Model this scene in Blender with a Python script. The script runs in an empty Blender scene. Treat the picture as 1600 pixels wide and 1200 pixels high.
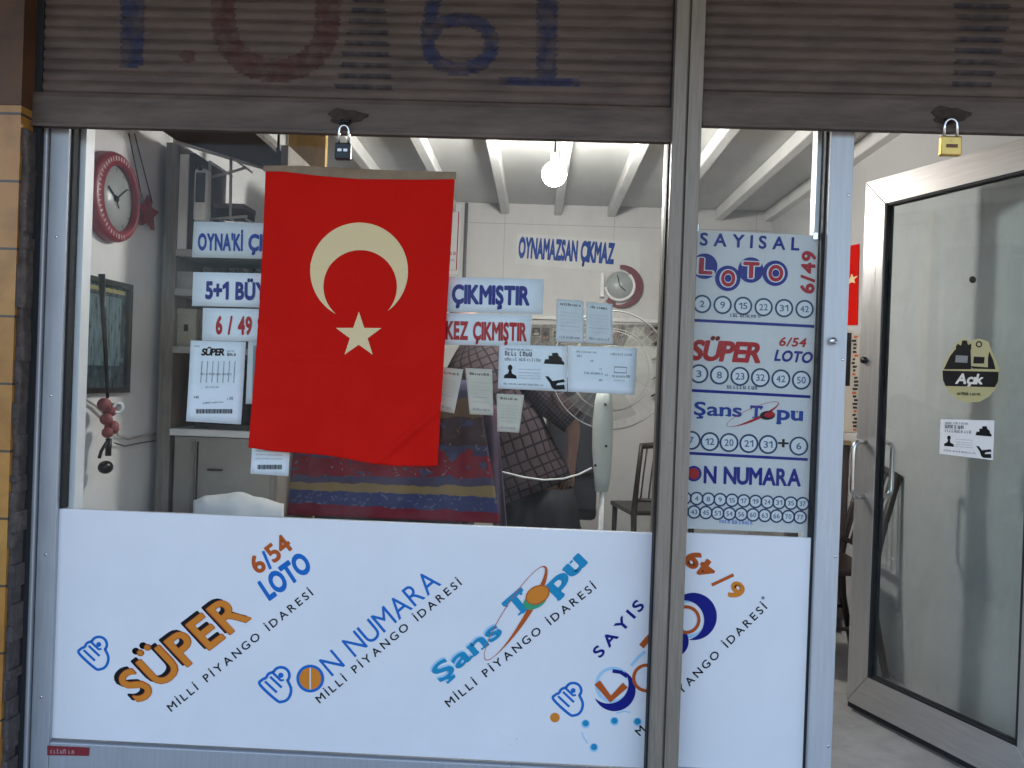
import bpy, bmesh, math, random
from mathutils import Vector, Matrix
from mathutils.geometry import tessellate_polygon
R = math.radians
random.seed(7)
SC = bpy.context.scene
COL = SC.collection

# ------------------------------------------------------------------ camera
FPX = 1250.0                       # focal length in pixels of a 1600 px wide picture
CAM = Vector((0, -2.5, 1.5))
_a, _t, _r = R(1.80), R(-0.25), R(2.05)
F_ = Vector((-math.sin(_a)*math.cos(_t), math.cos(_a)*math.cos(_t), math.sin(_t)))
R0 = Vector((math.cos(_a), math.sin(_a), 0)); U0 = R0.cross(F_)
R_ = math.cos(_r)*R0 + math.sin(_r)*U0
U_ = -math.sin(_r)*R0 + math.cos(_r)*U0
cam = bpy.data.objects.new('camera', bpy.data.cameras.new('camera'))
COL.objects.link(cam)
cam.matrix_world = Matrix(((R_.x, U_.x, -F_.x, CAM.x), (R_.y, U_.y, -F_.y, CAM.y), (R_.z, U_.z, -F_.z, CAM.z), (0, 0, 0, 1)))
cam.data.sensor_width = 36
cam.data.lens = 36*FPX/1600
cam.data.clip_start = 0.05
cam.data.clip_end = 2000
SC.camera = cam

# ------------------------------------------------------------------ light
SUN_EL, SUN_AZ = R(58), R(20)      # the sun stands behind the building, the shop front is in shade
world = bpy.data.worlds.new("World"); SC.world = world
world.use_nodes = True
wn = world.node_tree.nodes; wl = world.node_tree.links
sky = wn.new('ShaderNodeTexSky'); sky.sky_type = 'NISHITA'; sky.sun_disc = False
sky.air_density = 1.0; sky.dust_density = 2.5; sky.ozone_density = .4; sky.sun_elevation = SUN_EL; sky.sun_rotation = SUN_AZ
wl.new(sky.outputs[0], wn['Background'].inputs[0]); wn['Background'].inputs[1].default_value = 0.13
sun = bpy.data.objects.new('sun', bpy.data.lights.new('sun', 'SUN')); COL.objects.link(sun)
sun.data.energy = 3.2; sun.data.angle = R(0.5); sun.data.color = (1, 0.94, 0.86)
sd = Vector((math.sin(SUN_AZ)*math.cos(SUN_EL), math.cos(SUN_AZ)*math.cos(SUN_EL), math.sin(SUN_EL)))
sun.rotation_euler = (-sd).to_track_quat('-Z', 'Y').to_euler()
sun.location = sd*50
SC.view_settings.view_transform = 'Standard'; SC.view_settings.look = 'None'
SC.view_settings.exposure = 2.1; SC.view_settings.gamma = 1
BULB_WATTS = 54
SC.render.engine = 'CYCLES'
SC.cycles.use_denoising = True
SC.cycles.max_bounces = 8; SC.cycles.transparent_max_bounces = 16
SC.cycles.caustics_reflective = False; SC.cycles.caustics_refractive = False
SC.cycles.sample_clamp_indirect = 4

# ------------------------------------------------------------------ picture measurements -> world
def ray(px, py): return F_*FPX + R_*(px-800) - U_*(py-600)
def at(px, py, Y=0.0):
    d = ray(px, py); return CAM + d*((Y-CAM.y)/d.y)
def atX(px, py, X):
    d = ray(px, py); return CAM + d*((X-CAM.x)/d.x)
def atZ(px, py, Z):
    d = ray(px, py); return CAM + d*((Z-CAM.z)/d.z)

class Plane:
    """a real plane in the scene (the glass, a sign, the open door) on which marks measured in the photo are laid"""
    def __init__(s, o, n): s.o = Vector(o); s.n = Vector(n).normalized()
    def pt(s, px, py, off=0.0):
        d = ray(px, py); t = (s.o-CAM).dot(s.n)/d.dot(s.n)
        return CAM + d*t + s.n*off
def yplane(Y): return Plane((0, Y, 0), (0, -1, 0))

# ------------------------------------------------------------------ materials
def M(name, col, rough=.5, metal=0.0, noise=0.0, scale=6.0, bump=0.0, bscale=40.0, spec=.5, dirt=None, stretch=None):
    m = bpy.data.materials.new(name); m.use_nodes = True
    nt = m.node_tree; b = nt.nodes['Principled BSDF']
    c = tuple(col)+(1,)
    b.inputs['Base Color'].default_value = c
    b.inputs['Roughness'].default_value = rough
    b.inputs['Metallic'].default_value = metal
    b.inputs['Specular IOR Level'].default_value = spec
    tc = nt.nodes.new('ShaderNodeTexCoord')
    vec = tc.outputs['Object']
    if stretch:
        mp = nt.nodes.new('ShaderNodeMapping'); mp.inputs['Scale'].default_value = stretch
        nt.links.new(vec, mp.inputs[0]); vec = mp.outputs[0]
    if noise:
        n = nt.nodes.new('ShaderNodeTexNoise'); n.inputs['Scale'].default_value = scale; n.inputs['Detail'].default_value = 6
        n.inputs['Roughness'].default_value = .65
        nt.links.new(vec, n.inputs['Vector'])
        rp = nt.nodes.new('ShaderNodeValToRGB')
        lo = tuple(k*(1-noise) for k in col); hi = tuple(min(1, k*(1+noise)) for k in col)
        if dirt: lo = dirt
        rp.color_ramp.elements[0].position = .3; rp.color_ramp.elements[0].color = tuple(lo)+(1,)
        rp.color_ramp.elements[1].position = .7; rp.color_ramp.elements[1].color = tuple(hi)+(1,)
        nt.links.new(n.outputs[0], rp.inputs[0]); nt.links.new(rp.outputs[0], b.inputs['Base Color'])
        mr = nt.nodes.new('ShaderNodeMapRange'); mr.inputs[3].default_value = max(0, rough-.12); mr.inputs[4].default_value = min(1, rough+.12)
        nt.links.new(n.outputs[0], mr.inputs[0]); nt.links.new(mr.outputs[0], b.inputs['Roughness'])
    if bump:
        n2 = nt.nodes.new('ShaderNodeTexNoise'); n2.inputs['Scale'].default_value = bscale; n2.inputs['Detail'].default_value = 4
        nt.links.new(vec, n2.inputs['Vector'])
        bp = nt.nodes.new('ShaderNodeBump'); bp.inputs['Strength'].default_value = bump; bp.inputs['Distance'].default_value = .01
        nt.links.new(n2.outputs[0], bp.inputs['Height']); nt.links.new(bp.outputs[0], b.inputs['Normal'])
    return m

def glass_mat(name, refl=.03, tint=(.97, .985, .98), grime=.05):
    m = bpy.data.materials.new(name); m.use_nodes = True; nt = m.node_tree
    nt.nodes.remove(nt.nodes['Principled BSDF'])
    t = nt.nodes.new('ShaderNodeBsdfTransparent'); t.inputs[0].default_value = tint+(1,)
    g = nt.nodes.new('ShaderNodeBsdfGlossy'); g.inputs['Roughness'].default_value = .02
    x = nt.nodes.new('ShaderNodeMixShader'); x.inputs[0].default_value = refl
    nt.links.new(t.outputs[0], x.inputs[1]); nt.links.new(g.outputs[0], x.inputs[2])
    d = nt.nodes.new('ShaderNodeBsdfDiffuse'); d.inputs[0].default_value = (.55, .54, .52, 1)
    tc = nt.nodes.new('ShaderNodeTexCoord'); mp = nt.nodes.new('ShaderNodeMapping'); mp.inputs['Scale'].default_value = (1.6, 1, .7); mp.inputs['Rotation'].default_value = (0, R(25), 0)
    n = nt.nodes.new('ShaderNodeTexNoise'); n.inputs['Scale'].default_value = 5; n.inputs['Detail'].default_value = 8; n.inputs['Roughness'].default_value = .72
    mr = nt.nodes.new('ShaderNodeMapRange'); mr.inputs[1].default_value = .45; mr.inputs[2].default_value = .8; mr.inputs[3].default_value = 0; mr.inputs[4].default_value = grime
    y = nt.nodes.new('ShaderNodeMixShader')
    nt.links.new(tc.outputs['Object'], mp.inputs[0]); nt.links.new(mp.outputs[0], n.inputs['Vector']); nt.links.new(n.outputs[0], mr.inputs[0]); nt.links.new(mr.outputs[0], y.inputs[0])
    nt.links.new(x.outputs[0], y.inputs[1]); nt.links.new(d.outputs[0], y.inputs[2]); nt.links.new(y.outputs[0], nt.nodes['Material Output'].inputs[0])
    return m

def worn_paint(name, col, base=(.16, .14, .13)):
    m = M(name, col, .7, noise=.35, scale=14, stretch=(1, 1, 2.5)); nt = m.node_tree
    b = nt.nodes['Principled BSDF']
    t = nt.nodes.new('ShaderNodeBsdfTransparent'); x = nt.nodes.new('ShaderNodeMixShader')
    n = nt.nodes.new('ShaderNodeTexNoise'); n.inputs['Scale'].default_value = 22; n.inputs['Detail'].default_value = 5
    tc = nt.nodes.new('ShaderNodeTexCoord'); nt.links.new(tc.outputs['Object'], n.inputs['Vector'])
    mr = nt.nodes.new('ShaderNodeMapRange'); mr.inputs[1].default_value = .38; mr.inputs[2].default_value = .62
    mr.inputs[3].default_value = .22; mr.inputs[4].default_value = .7
    nt.links.new(n.outputs[0], mr.inputs[0]); nt.links.new(mr.outputs[0], x.inputs[0])
    nt.links.new(t.outputs[0], x.inputs[1]); nt.links.new(b.outputs[0], x.inputs[2])
    nt.links.new(x.outputs[0], nt.nodes['Material Output'].inputs[0])
    return m

def emis(name, col, s):
    m = bpy.data.materials.new(name); m.use_nodes = True
    b = m.node_tree.nodes['Principled BSDF']; b.inputs['Base Color'].default_value = tuple(col)+(1,)
    b.inputs['Emission Color'].default_value = tuple(col)+(1,); b.inputs['Emission Strength'].default_value = s
    return m

ALU = M('aluminium', (.42, .43, .45), .45, .35, noise=.08, scale=9, bump=.03, stretch=(12, 12, .6))
ALUW = M('pale_aluminium', (.54, .545, .56), .42, .25, noise=.08, scale=8, stretch=(10, 10, .7))
ALUB = M('bright_aluminium', (.85, .85, .86), .35, .2)
RAIL = M('rail_aluminium', (.265, .218, .172), .48, .3, noise=.25, scale=7, bump=.05, stretch=(22, 22, .8))
GASKET = M('gasket', (.012, .012, .014), .7)
GLASS = glass_mat('window_glass', .007)
DGLASS = glass_mat('door_glass', .035, (.90, .94, .94), .10)
SHUT = M('shutter_steel', (.118, .080, .063), .65, .05, noise=.3, scale=4, bump=.05, dirt=(.060, .040, .031), stretch=(1, 1, 5))
BAR = M('shutter_bar', (.128, .089, .072), .65, .05, noise=.28, scale=5, bump=.06, dirt=(.060, .041, .032), stretch=(.7, 1, 4))
RUST = M('rust', (.045, .028, .022), .9, noise=.5, scale=40)
WHITEP = M('white_panel', (.80, .79, .80), .36, noise=.03, scale=3.5)
PAPER = M('paper', (.78, .80, .82), .8, noise=.02, scale=12)
PAPERG = M('grey_paper', (.62, .63, .62), .8, noise=.03, scale=12)
PAPERT = M('tan_paper', (.60, .53, .42), .85, noise=.05, scale=15)
def speckle(m, col, scale=38, thr=.10):
    nt = m.node_tree; b = nt.nodes['Principled BSDF']; src = b.inputs['Base Color'].links[0].from_socket
    tc = nt.nodes.new('ShaderNodeTexCoord'); vo = nt.nodes.new('ShaderNodeTexVoronoi'); vo.inputs['Scale'].default_value = scale
    nz = nt.nodes.new('ShaderNodeTexNoise'); nz.inputs['Scale'].default_value = 3.1; nz.inputs['Detail'].default_value = 4
    mp = nt.nodes.new('ShaderNodeMapping'); mp.inputs['Scale'].default_value = (1, .01, 1); nt.links.new(tc.outputs['Object'], mp.inputs[0])
    nt.links.new(mp.outputs[0], vo.inputs['Vector']); nt.links.new(tc.outputs['Object'], nz.inputs['Vector'])
    mr = nt.nodes.new('ShaderNodeMapRange'); mr.inputs[1].default_value = .5; mr.inputs[2].default_value = .75; mr.inputs[3].default_value = 0; mr.inputs[4].default_value = thr; nt.links.new(nz.outputs[0], mr.inputs[0])
    lt_ = nt.nodes.new('ShaderNodeMath'); lt_.operation = 'LESS_THAN'; nt.links.new(vo.outputs['Distance'], lt_.inputs[0]); nt.links.new(mr.outputs[0], lt_.inputs[1])
    mu = nt.nodes.new('ShaderNodeMath'); mu.operation = 'MULTIPLY'; mu.inputs[1].default_value = .6; nt.links.new(lt_.outputs[0], mu.inputs[0])
    mx = nt.nodes.new('ShaderNodeMix'); mx.data_type = 'RGBA'; nt.links.new(mu.outputs[0], mx.inputs[0]); nt.links.new(src, mx.inputs[6]); mx.inputs[7].default_value = col+(1,)
    nt.links.new(mx.outputs[2], b.inputs['Base Color'])
speckle(WHITEP, (.45, .43, .41))
speckle(ALUW, (.22, .21, .20), 60, .14); speckle(ALU, (.16, .15, .14), 55, .16); speckle(RAIL, (.08, .065, .05), 45, .2)
BOARD = M('board_white', (.62, .60, .585), .6, noise=.02, scale=3)
BLUE = M('ink_blue', (.015, .15, .50), .5, spec=.12)
NAVY = M('ink_navy', (.012, .016, .20), .5, spec=.12)
INKB = M('ink_sign_blue', (.012, .05, .26), .5, spec=.12)
TEAL = M('ink_teal', (.02, .27, .48), .5, spec=.12)
SKYB = M('ink_light_blue', (.40, .62, .80), .5, spec=.12)
ORANGE = M('ink_orange', (.70, .23, .03), .5, spec=.12)
BRICK = M('ink_red_orange', (.50, .10, .02), .5, spec=.12)
RED = M('ink_red', (.42, .012, .02), .5, spec=.12)
BLACK = M('ink_black', (.012, .012, .014), .55, spec=.12)
GREYI = M('ink_grey', (.22, .23, .25), .7)
DIGC = M('ink_digit', (.10, .14, .24), .6, spec=.12)
RINGC = M('ink_slate', (.035, .055, .12), .6, spec=.12)
GREEN = M('ink_green', (.03, .32, .16), .5)
CREAM = M('cream', (.80, .62, .34), .9, spec=.1)
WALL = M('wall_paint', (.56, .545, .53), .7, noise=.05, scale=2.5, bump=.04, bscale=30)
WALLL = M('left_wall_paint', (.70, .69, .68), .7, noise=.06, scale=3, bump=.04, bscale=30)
LAMIN = M('wall_laminate', (.52, .515, .505), .16, noise=.03, scale=1.5, spec=.45)
CEIL = M('ceiling_paint', (.56, .555, .53), .75, noise=.06, scale=3)
BEAMM = M('beam_paint', (.68, .67, .64), .6, noise=.06, scale=6)
FLOOR = M('floor_terrazzo', (.36, .35, .325), .45, noise=.22, scale=9, bump=.02)
ASPH = M('asphalt', (.10, .095, .09), .9, noise=.25, scale=14, bump=.3, bscale=120)
PAVE = M('pavement_stone', (.22, .21, .20), .85, noise=.2, scale=8, bump=.1)
CONC = M('facade_plaster', (.30, .28, .25), .85, noise=.15, scale=3)
DWOOD = M('dark_wood', (.028, .017, .013), .4, noise=.4, scale=8, stretch=(6, 6, 1))
GWOOD = M('grey_wood', (.20, .175, .15), .7, noise=.3, scale=7, stretch=(9, 9, .8))
GWOOD2 = M('shelf_board', (.34, .32, .29), .7, noise=.25, scale=7)
SHADEW = M('brown_board', (.06, .045, .04), .7, noise=.3, scale=6)
YWOOD = M('yellow_wood', (.46, .30, .11), .6, noise=.25, scale=5, stretch=(5, 5, 1))
BEIGE = M('beige_board', (.34, .31, .245), .65, noise=.15, scale=9)
MAUVE = M('mauve_back', (.17, .135, .13), .8, noise=.3, scale=6)
LOWER = M('lower_panel', (.27, .245, .21), .65, noise=.12, scale=5)
CHROME = M('chrome', (.75, .75, .76), .16, 1.0)
BRASS = M('brass', (.62, .40, .12), .32, .9, noise=.15, scale=30)
BLKM = M('black_metal', (.015, .015, .017), .35, .3)
WPLAS = M('white_plastic', (.66, .67, .65), .4, noise=.04, scale=8)
FANP = M('fan_plastic', (.50, .54, .51), .4, noise=.05, scale=9)
DARKG = M('dark_glass', (.02, .025, .028), .12)
SKIN = M('skin', (.36, .19, .13), .55, noise=.1, scale=10)
HAIR = M('hair', (.02, .016, .014), .6)
TROU = M('trouser_cloth', (.018, .019, .024), .9, noise=.25, scale=12)
DLEATH = M('dark_leather', (.022, .022, .028), .5, noise=.25, scale=8)
MAROON = M('maroon_plastic', (.13, .008, .015), .35)
CLRED = M('clock_red', (.23, .018, .027), .4, noise=.1, scale=10)
FACEG = M('clock_face', (.36, .385, .375), .35)
CLOTHW = M('white_cloth', (.62, .63, .62), .9, noise=.06, scale=9, bump=.2, bscale=12)
TAPE = M('tape', (.25, .165, .095), .6, noise=.2, scale=18)
STICKY = M('sticker_cream', (.44, .41, .21), .6)

# ------------------------------------------------------------------ mesh helpers
def mworld(o):
    m = Matrix.Identity(4)
    while o is not None: m = o.matrix_basis @ m; o = o.parent
    return m
class MB:
    def __init__(s): s.v = []; s.f = []; s.m = []; s.sm = []
    def add(s, vs, fs, mi=0, smooth=False):
        n = len(s.v); s.v += [Vector(v) for v in vs]
        for f in fs: s.f.append([n+i for i in f]); s.m.append(mi); s.sm.append(smooth)
        return s
    def box(s, x0, x1, y0, y1, z0, z1, mi=0):
        if x0 > x1: x0, x1 = x1, x0
        if y0 > y1: y0, y1 = y1, y0
        if z0 > z1: z0, z1 = z1, z0
        return s.add([(x0,y0,z0),(x1,y0,z0),(x1,y1,z0),(x0,y1,z0),(x0,y0,z1),(x1,y0,z1),(x1,y1,z1),(x0,y1,z1)],
              [(0,3,2,1),(4,5,6,7),(0,1,5,4),(1,2,6,5),(2,3,7,6),(3,0,4,7)], mi)
    def obox(s, o, u, v, w, mi=0):
        """box from corner o along vectors u v w"""
        o = Vector(o); u = Vector(u); v = Vector(v); w = Vector(w)
        P = [o, o+u, o+u+v, o+v, o+w, o+u+w, o+u+v+w, o+v+w]
        return s.add(P, [(0,3,2,1),(4,5,6,7),(0,1,5,4),(1,2,6,5),(2,3,7,6),(3,0,4,7)], mi)
    def tube(s, pts, r, n=10, mi=0, cap=True, closed=False):
        pts = [Vector(p) for p in pts]; k = len(pts)
        rs = r if isinstance(r, (list, tuple)) else [r]*k
        up = None; base = len(s.v); rings = []
        for i in range(k):
            a = pts[i-1] if (i > 0 or closed) else pts[i]; b = pts[(i+1) % k] if (i < k-1 or closed) else pts[i]
            d = (b-a).normalized()
            if up is None:
                up = Vector((0, 0, 1)) if abs(d.z) < .9 else Vector((1, 0, 0))
            x = (up - d*up.dot(d)).normalized(); up = x; y = d.cross(x)
            rings.append([pts[i]+(x*math.cos(2*math.pi*j/n)+y*math.sin(2*math.pi*j/n))*rs[i] for j in range(n)])
        vs = [p for rg in rings for p in rg]; fs = []
        for i in range(k if closed else k-1):
            i2 = (i+1) % k
            for j in range(n): fs.append((i*n+j, i*n+(j+1) % n, i2*n+(j+1) % n, i2*n+j))
        if cap and not closed: fs.append(tuple(range(n-1, -1, -1))); fs.append(tuple((k-1)*n+j for j in range(n)))
        return s.add(vs, fs, mi, True)
    def lathe(s, prof, o, ax, n=32, mi=0):
        """prof [(r, h)] turned about axis ax from o"""
        o = Vector(o); ax = Vector(ax).normalized()
        x = ax.orthogonal().normalized(); y = ax.cross(x); k = len(prof)
        vs = [o+ax*h+(x*math.cos(2*math.pi*j/n)+y*math.sin(2*math.pi*j/n))*r for r, h in prof for j in range(n)]
        fs = [(i*n+j, i*n+(j+1) % n, (i+1)*n+(j+1) % n, (i+1)*n+j) for i in range(k-1) for j in range(n)]
        if prof[0][0] > 1e-6: fs.append(tuple(range(n-1, -1, -1)))
        if prof[-1][0] > 1e-6: fs.append(tuple((k-1)*n+j for j in range(n)))
        return s.add(vs, fs, mi, True)
    def ball(s, c, r, n=20, mi=0, sx=1, sy=1, sz=1):
        c = Vector(c); vs = []; fs = []; m = n//2
        for i in range(m+1):
            t = math.pi*i/m
            for j in range(n):
                p = 2*math.pi*j/n
                vs.append(c+Vector((r*sx*math.sin(t)*math.cos(p), r*sy*math.sin(t)*math.sin(p), r*sz*math.cos(t))))
        for i in range(m):
            for j in range(n): fs.append((i*n+j, (i+1)*n+j, (i+1)*n+(j+1) % n, i*n+(j+1) % n))
        return s.add(vs, fs, mi, True)
    def prism(s, poly, ext, mi=0):
        """closed flat outline extruded by vector ext"""
        poly = [Vector(p) for p in poly]; e = Vector(ext); n = len(poly)
        tri = tessellate_polygon([poly])
        fs = [tuple(t) for t in tri]+[tuple(n+i for i in reversed(t)) for t in tri]
        fs += [(i, (i+1) % n, n+(i+1) % n, n+i) for i in range(n)]
        return s.add(poly+[p+e for p in poly], fs, mi)
    def grid(s, fn, nu, nv, mi=0, smooth=True):
        vs = [fn(i/nu, j/nv) for j in range(nv+1) for i in range(nu+1)]
        fs = [(j*(nu+1)+i, j*(nu+1)+i+1, (j+1)*(nu+1)+i+1, (j+1)*(nu+1)+i) for j in range(nv) for i in range(nu)]
        return s.add(vs, fs, mi, smooth)
    def build(s, name, mats, parent=None, bevel=0, solid=0, label=None, fixn=True, subsurf=0):
        if not isinstance(mats, (list, tuple)): mats = [mats]
        inv = mworld(parent).inverted() if parent else Matrix.Identity(4)
        me = bpy.data.meshes.new(name)
        me.from_pydata([inv @ v for v in s.v], [], s.f)
        for m in mats: me.materials.append(m)
        for i, p in enumerate(me.polygons): p.material_index = s.m[i]; p.use_smooth = s.sm[i]
        if fixn:
            bm = bmesh.new(); bm.from_mesh(me); bmesh.ops.recalc_face_normals(bm, faces=bm.faces); bm.to_mesh(me); bm.free()
        o = bpy.data.objects.new(name, me); COL.objects.link(o)
        if parent: o.parent = parent
        if solid: q = o.modifiers.new('solid', 'SOLIDIFY'); q.thickness = solid; q.offset = 0
        if subsurf: q = o.modifiers.new('sub', 'SUBSURF'); q.levels = q.render_levels = subsurf
        if bevel: q = o.modifiers.new('bevel', 'BEVEL'); q.width = bevel; q.segments = 2; q.limit_method = 'ANGLE'
        if label: o['label'] = label
        return o
def tag(o, label, cat, group=None):
    o['label'] = label; o['category'] = cat
    if group: o['group'] = group
    return o
def struct(o): o['kind'] = 'structure'; return o
def thing(name, label, cat, loc=(0, 0, 0), rot=(0, 0, 0), group=None):
    o = bpy.data.objects.new(name, None); COL.objects.link(o)
    o.empty_display_size = .1; o.location = loc; o.rotation_euler = rot
    return tag(o, label, cat, group)

# ------------------------------------------------------------------ lettering
_gl = {}
def glyph(ch, bold):
    k = (ch, round(bold, 3))
    if k in _gl: return _gl[k]
    base = {'İ': 'I', 'Ş': 'S', 'ş': 's'}.get(ch, ch)
    c = bpy.data.curves.new('t', 'FONT'); c.body = base; c.size = 1; c.resolution_u = 4
    o = bpy.data.objects.new('t', c); COL.objects.link(o); bpy.context.view_layer.update()
    me = bpy.data.meshes.new_from_object(o.evaluated_get(bpy.context.evaluated_depsgraph_get()))
    H = .682
    vs = [(v.co.x/H, v.co.y/H) for v in me.vertices]; fs = [tuple(p.vertices) for p in me.polygons]
    bpy.data.objects.remove(o); bpy.data.curves.remove(c); bpy.data.meshes.remove(me)
    xs = [v[0] for v in vs] or [0, .3]; x0, x1 = min(xs), max(xs)
    vs = [(x-x0, y) for x, y in vs]; w = x1-x0
    cx = w/2; t = .07
    if ch == 'İ':
        n = len(vs); vs += [(cx-t, 1.13), (cx+t, 1.13), (cx+t, 1.13+2*t), (cx-t, 1.13+2*t)]; fs.append((n, n+1, n+2, n+3))
    if ch in 'Şş':
        n = len(vs); p = [(cx-t*.6, 0), (cx+t*.8, 0), (cx+t*.8, -.07), (cx+.17, -.13), (cx+.14, -.24), (cx-.13, -.27), (cx-.13, -.19), (cx+.05, -.17), (cx-t*.6, -.08)]
        vs += p; fs += [tuple(n+i for i in tr) for tr in tessellate_polygon([[Vector((a, b, 0)) for a, b in p]])]
    if ch == '1':
        q = .072; p = [(.3, 0), (.3+2*q, 0), (.3+2*q, 1), (.3+.3*q, 1), (.0, .80), (.0, .80-2*q), (.3, .93-2*q)]; w = .3+2*q
        vs = p; fs = [tuple(tr) for tr in tessellate_polygon([[Vector((a, b, 0)) for a, b in p]])]
    if ch == ' ': w = .42
    lv = [0]*len(fs)
    if bold > .004:
        # thicken the outline: a bar along every edge of the letter and a round join at its corners
        cnt = {}
        for f_ in fs:
            for i in range(len(f_)):
                e = (f_[i], f_[(i+1) % len(f_)]); key = (min(e), max(e)); cnt.setdefault(key, []).append(e)
        edges = [v[0] for v in cnt.values() if len(v) == 1]; B_ = bold*1.15; vdir = {}
        nf = []; nl = []
        for i, (p, q) in enumerate(edges):
            (ax, ay), (bx, by) = vs[p], vs[q]; L = math.hypot(bx-ax, by-ay) or 1e-9; nx, ny = -(by-ay)/L*B_, (bx-ax)/L*B_
            n = len(vs); vs = vs+[(ax+nx, ay+ny), (bx+nx, by+ny), (bx-nx, by-ny), (ax-nx, ay-ny)]
            nf.append((n, n+1, n+2, n+3)); nl.append(1+i % 3)
            for v_ in (p, q): vdir.setdefault(v_, []).append(((bx-ax)/L, (by-ay)/L))
        for v_, d_ in vdir.items():
            if len(d_) == 2 and d_[0][0]*d_[1][0]+d_[0][1]*d_[1][1] < .97:
                n = len(vs); x_, y_ = vs[v_]
                vs = vs+[(x_+B_*math.cos(math.pi*j/5+.3), y_+B_*math.sin(math.pi*j/5+.3)) for j in range(10)]
                nf.append(tuple(range(n, n+10))); nl.append(4)
        fs = fs+nf; lv = lv+nl
    _gl[k] = (vs, fs, w, lv); return _gl[k]
SERIF = {'Ş': [], 'a': [(.75, 1.12, 0, .1)], 'n': [(-.12, .32, 0, .1), (.5, .98, 0, .1), (-.12, .1, .58, .68)], 's': [],
         'T': [(.18, .72, 0, .1), (-.02, .1, .72, 1), (.82, .94, .72, 1)], 'p': [(-.14, .34, -.34, -.24), (-.12, .1, .58, .68)],
         'u': [(-.14, .12, .58, .68), (.4, .6, .58, .68), (.6, .85, 0, .1)]}

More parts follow.
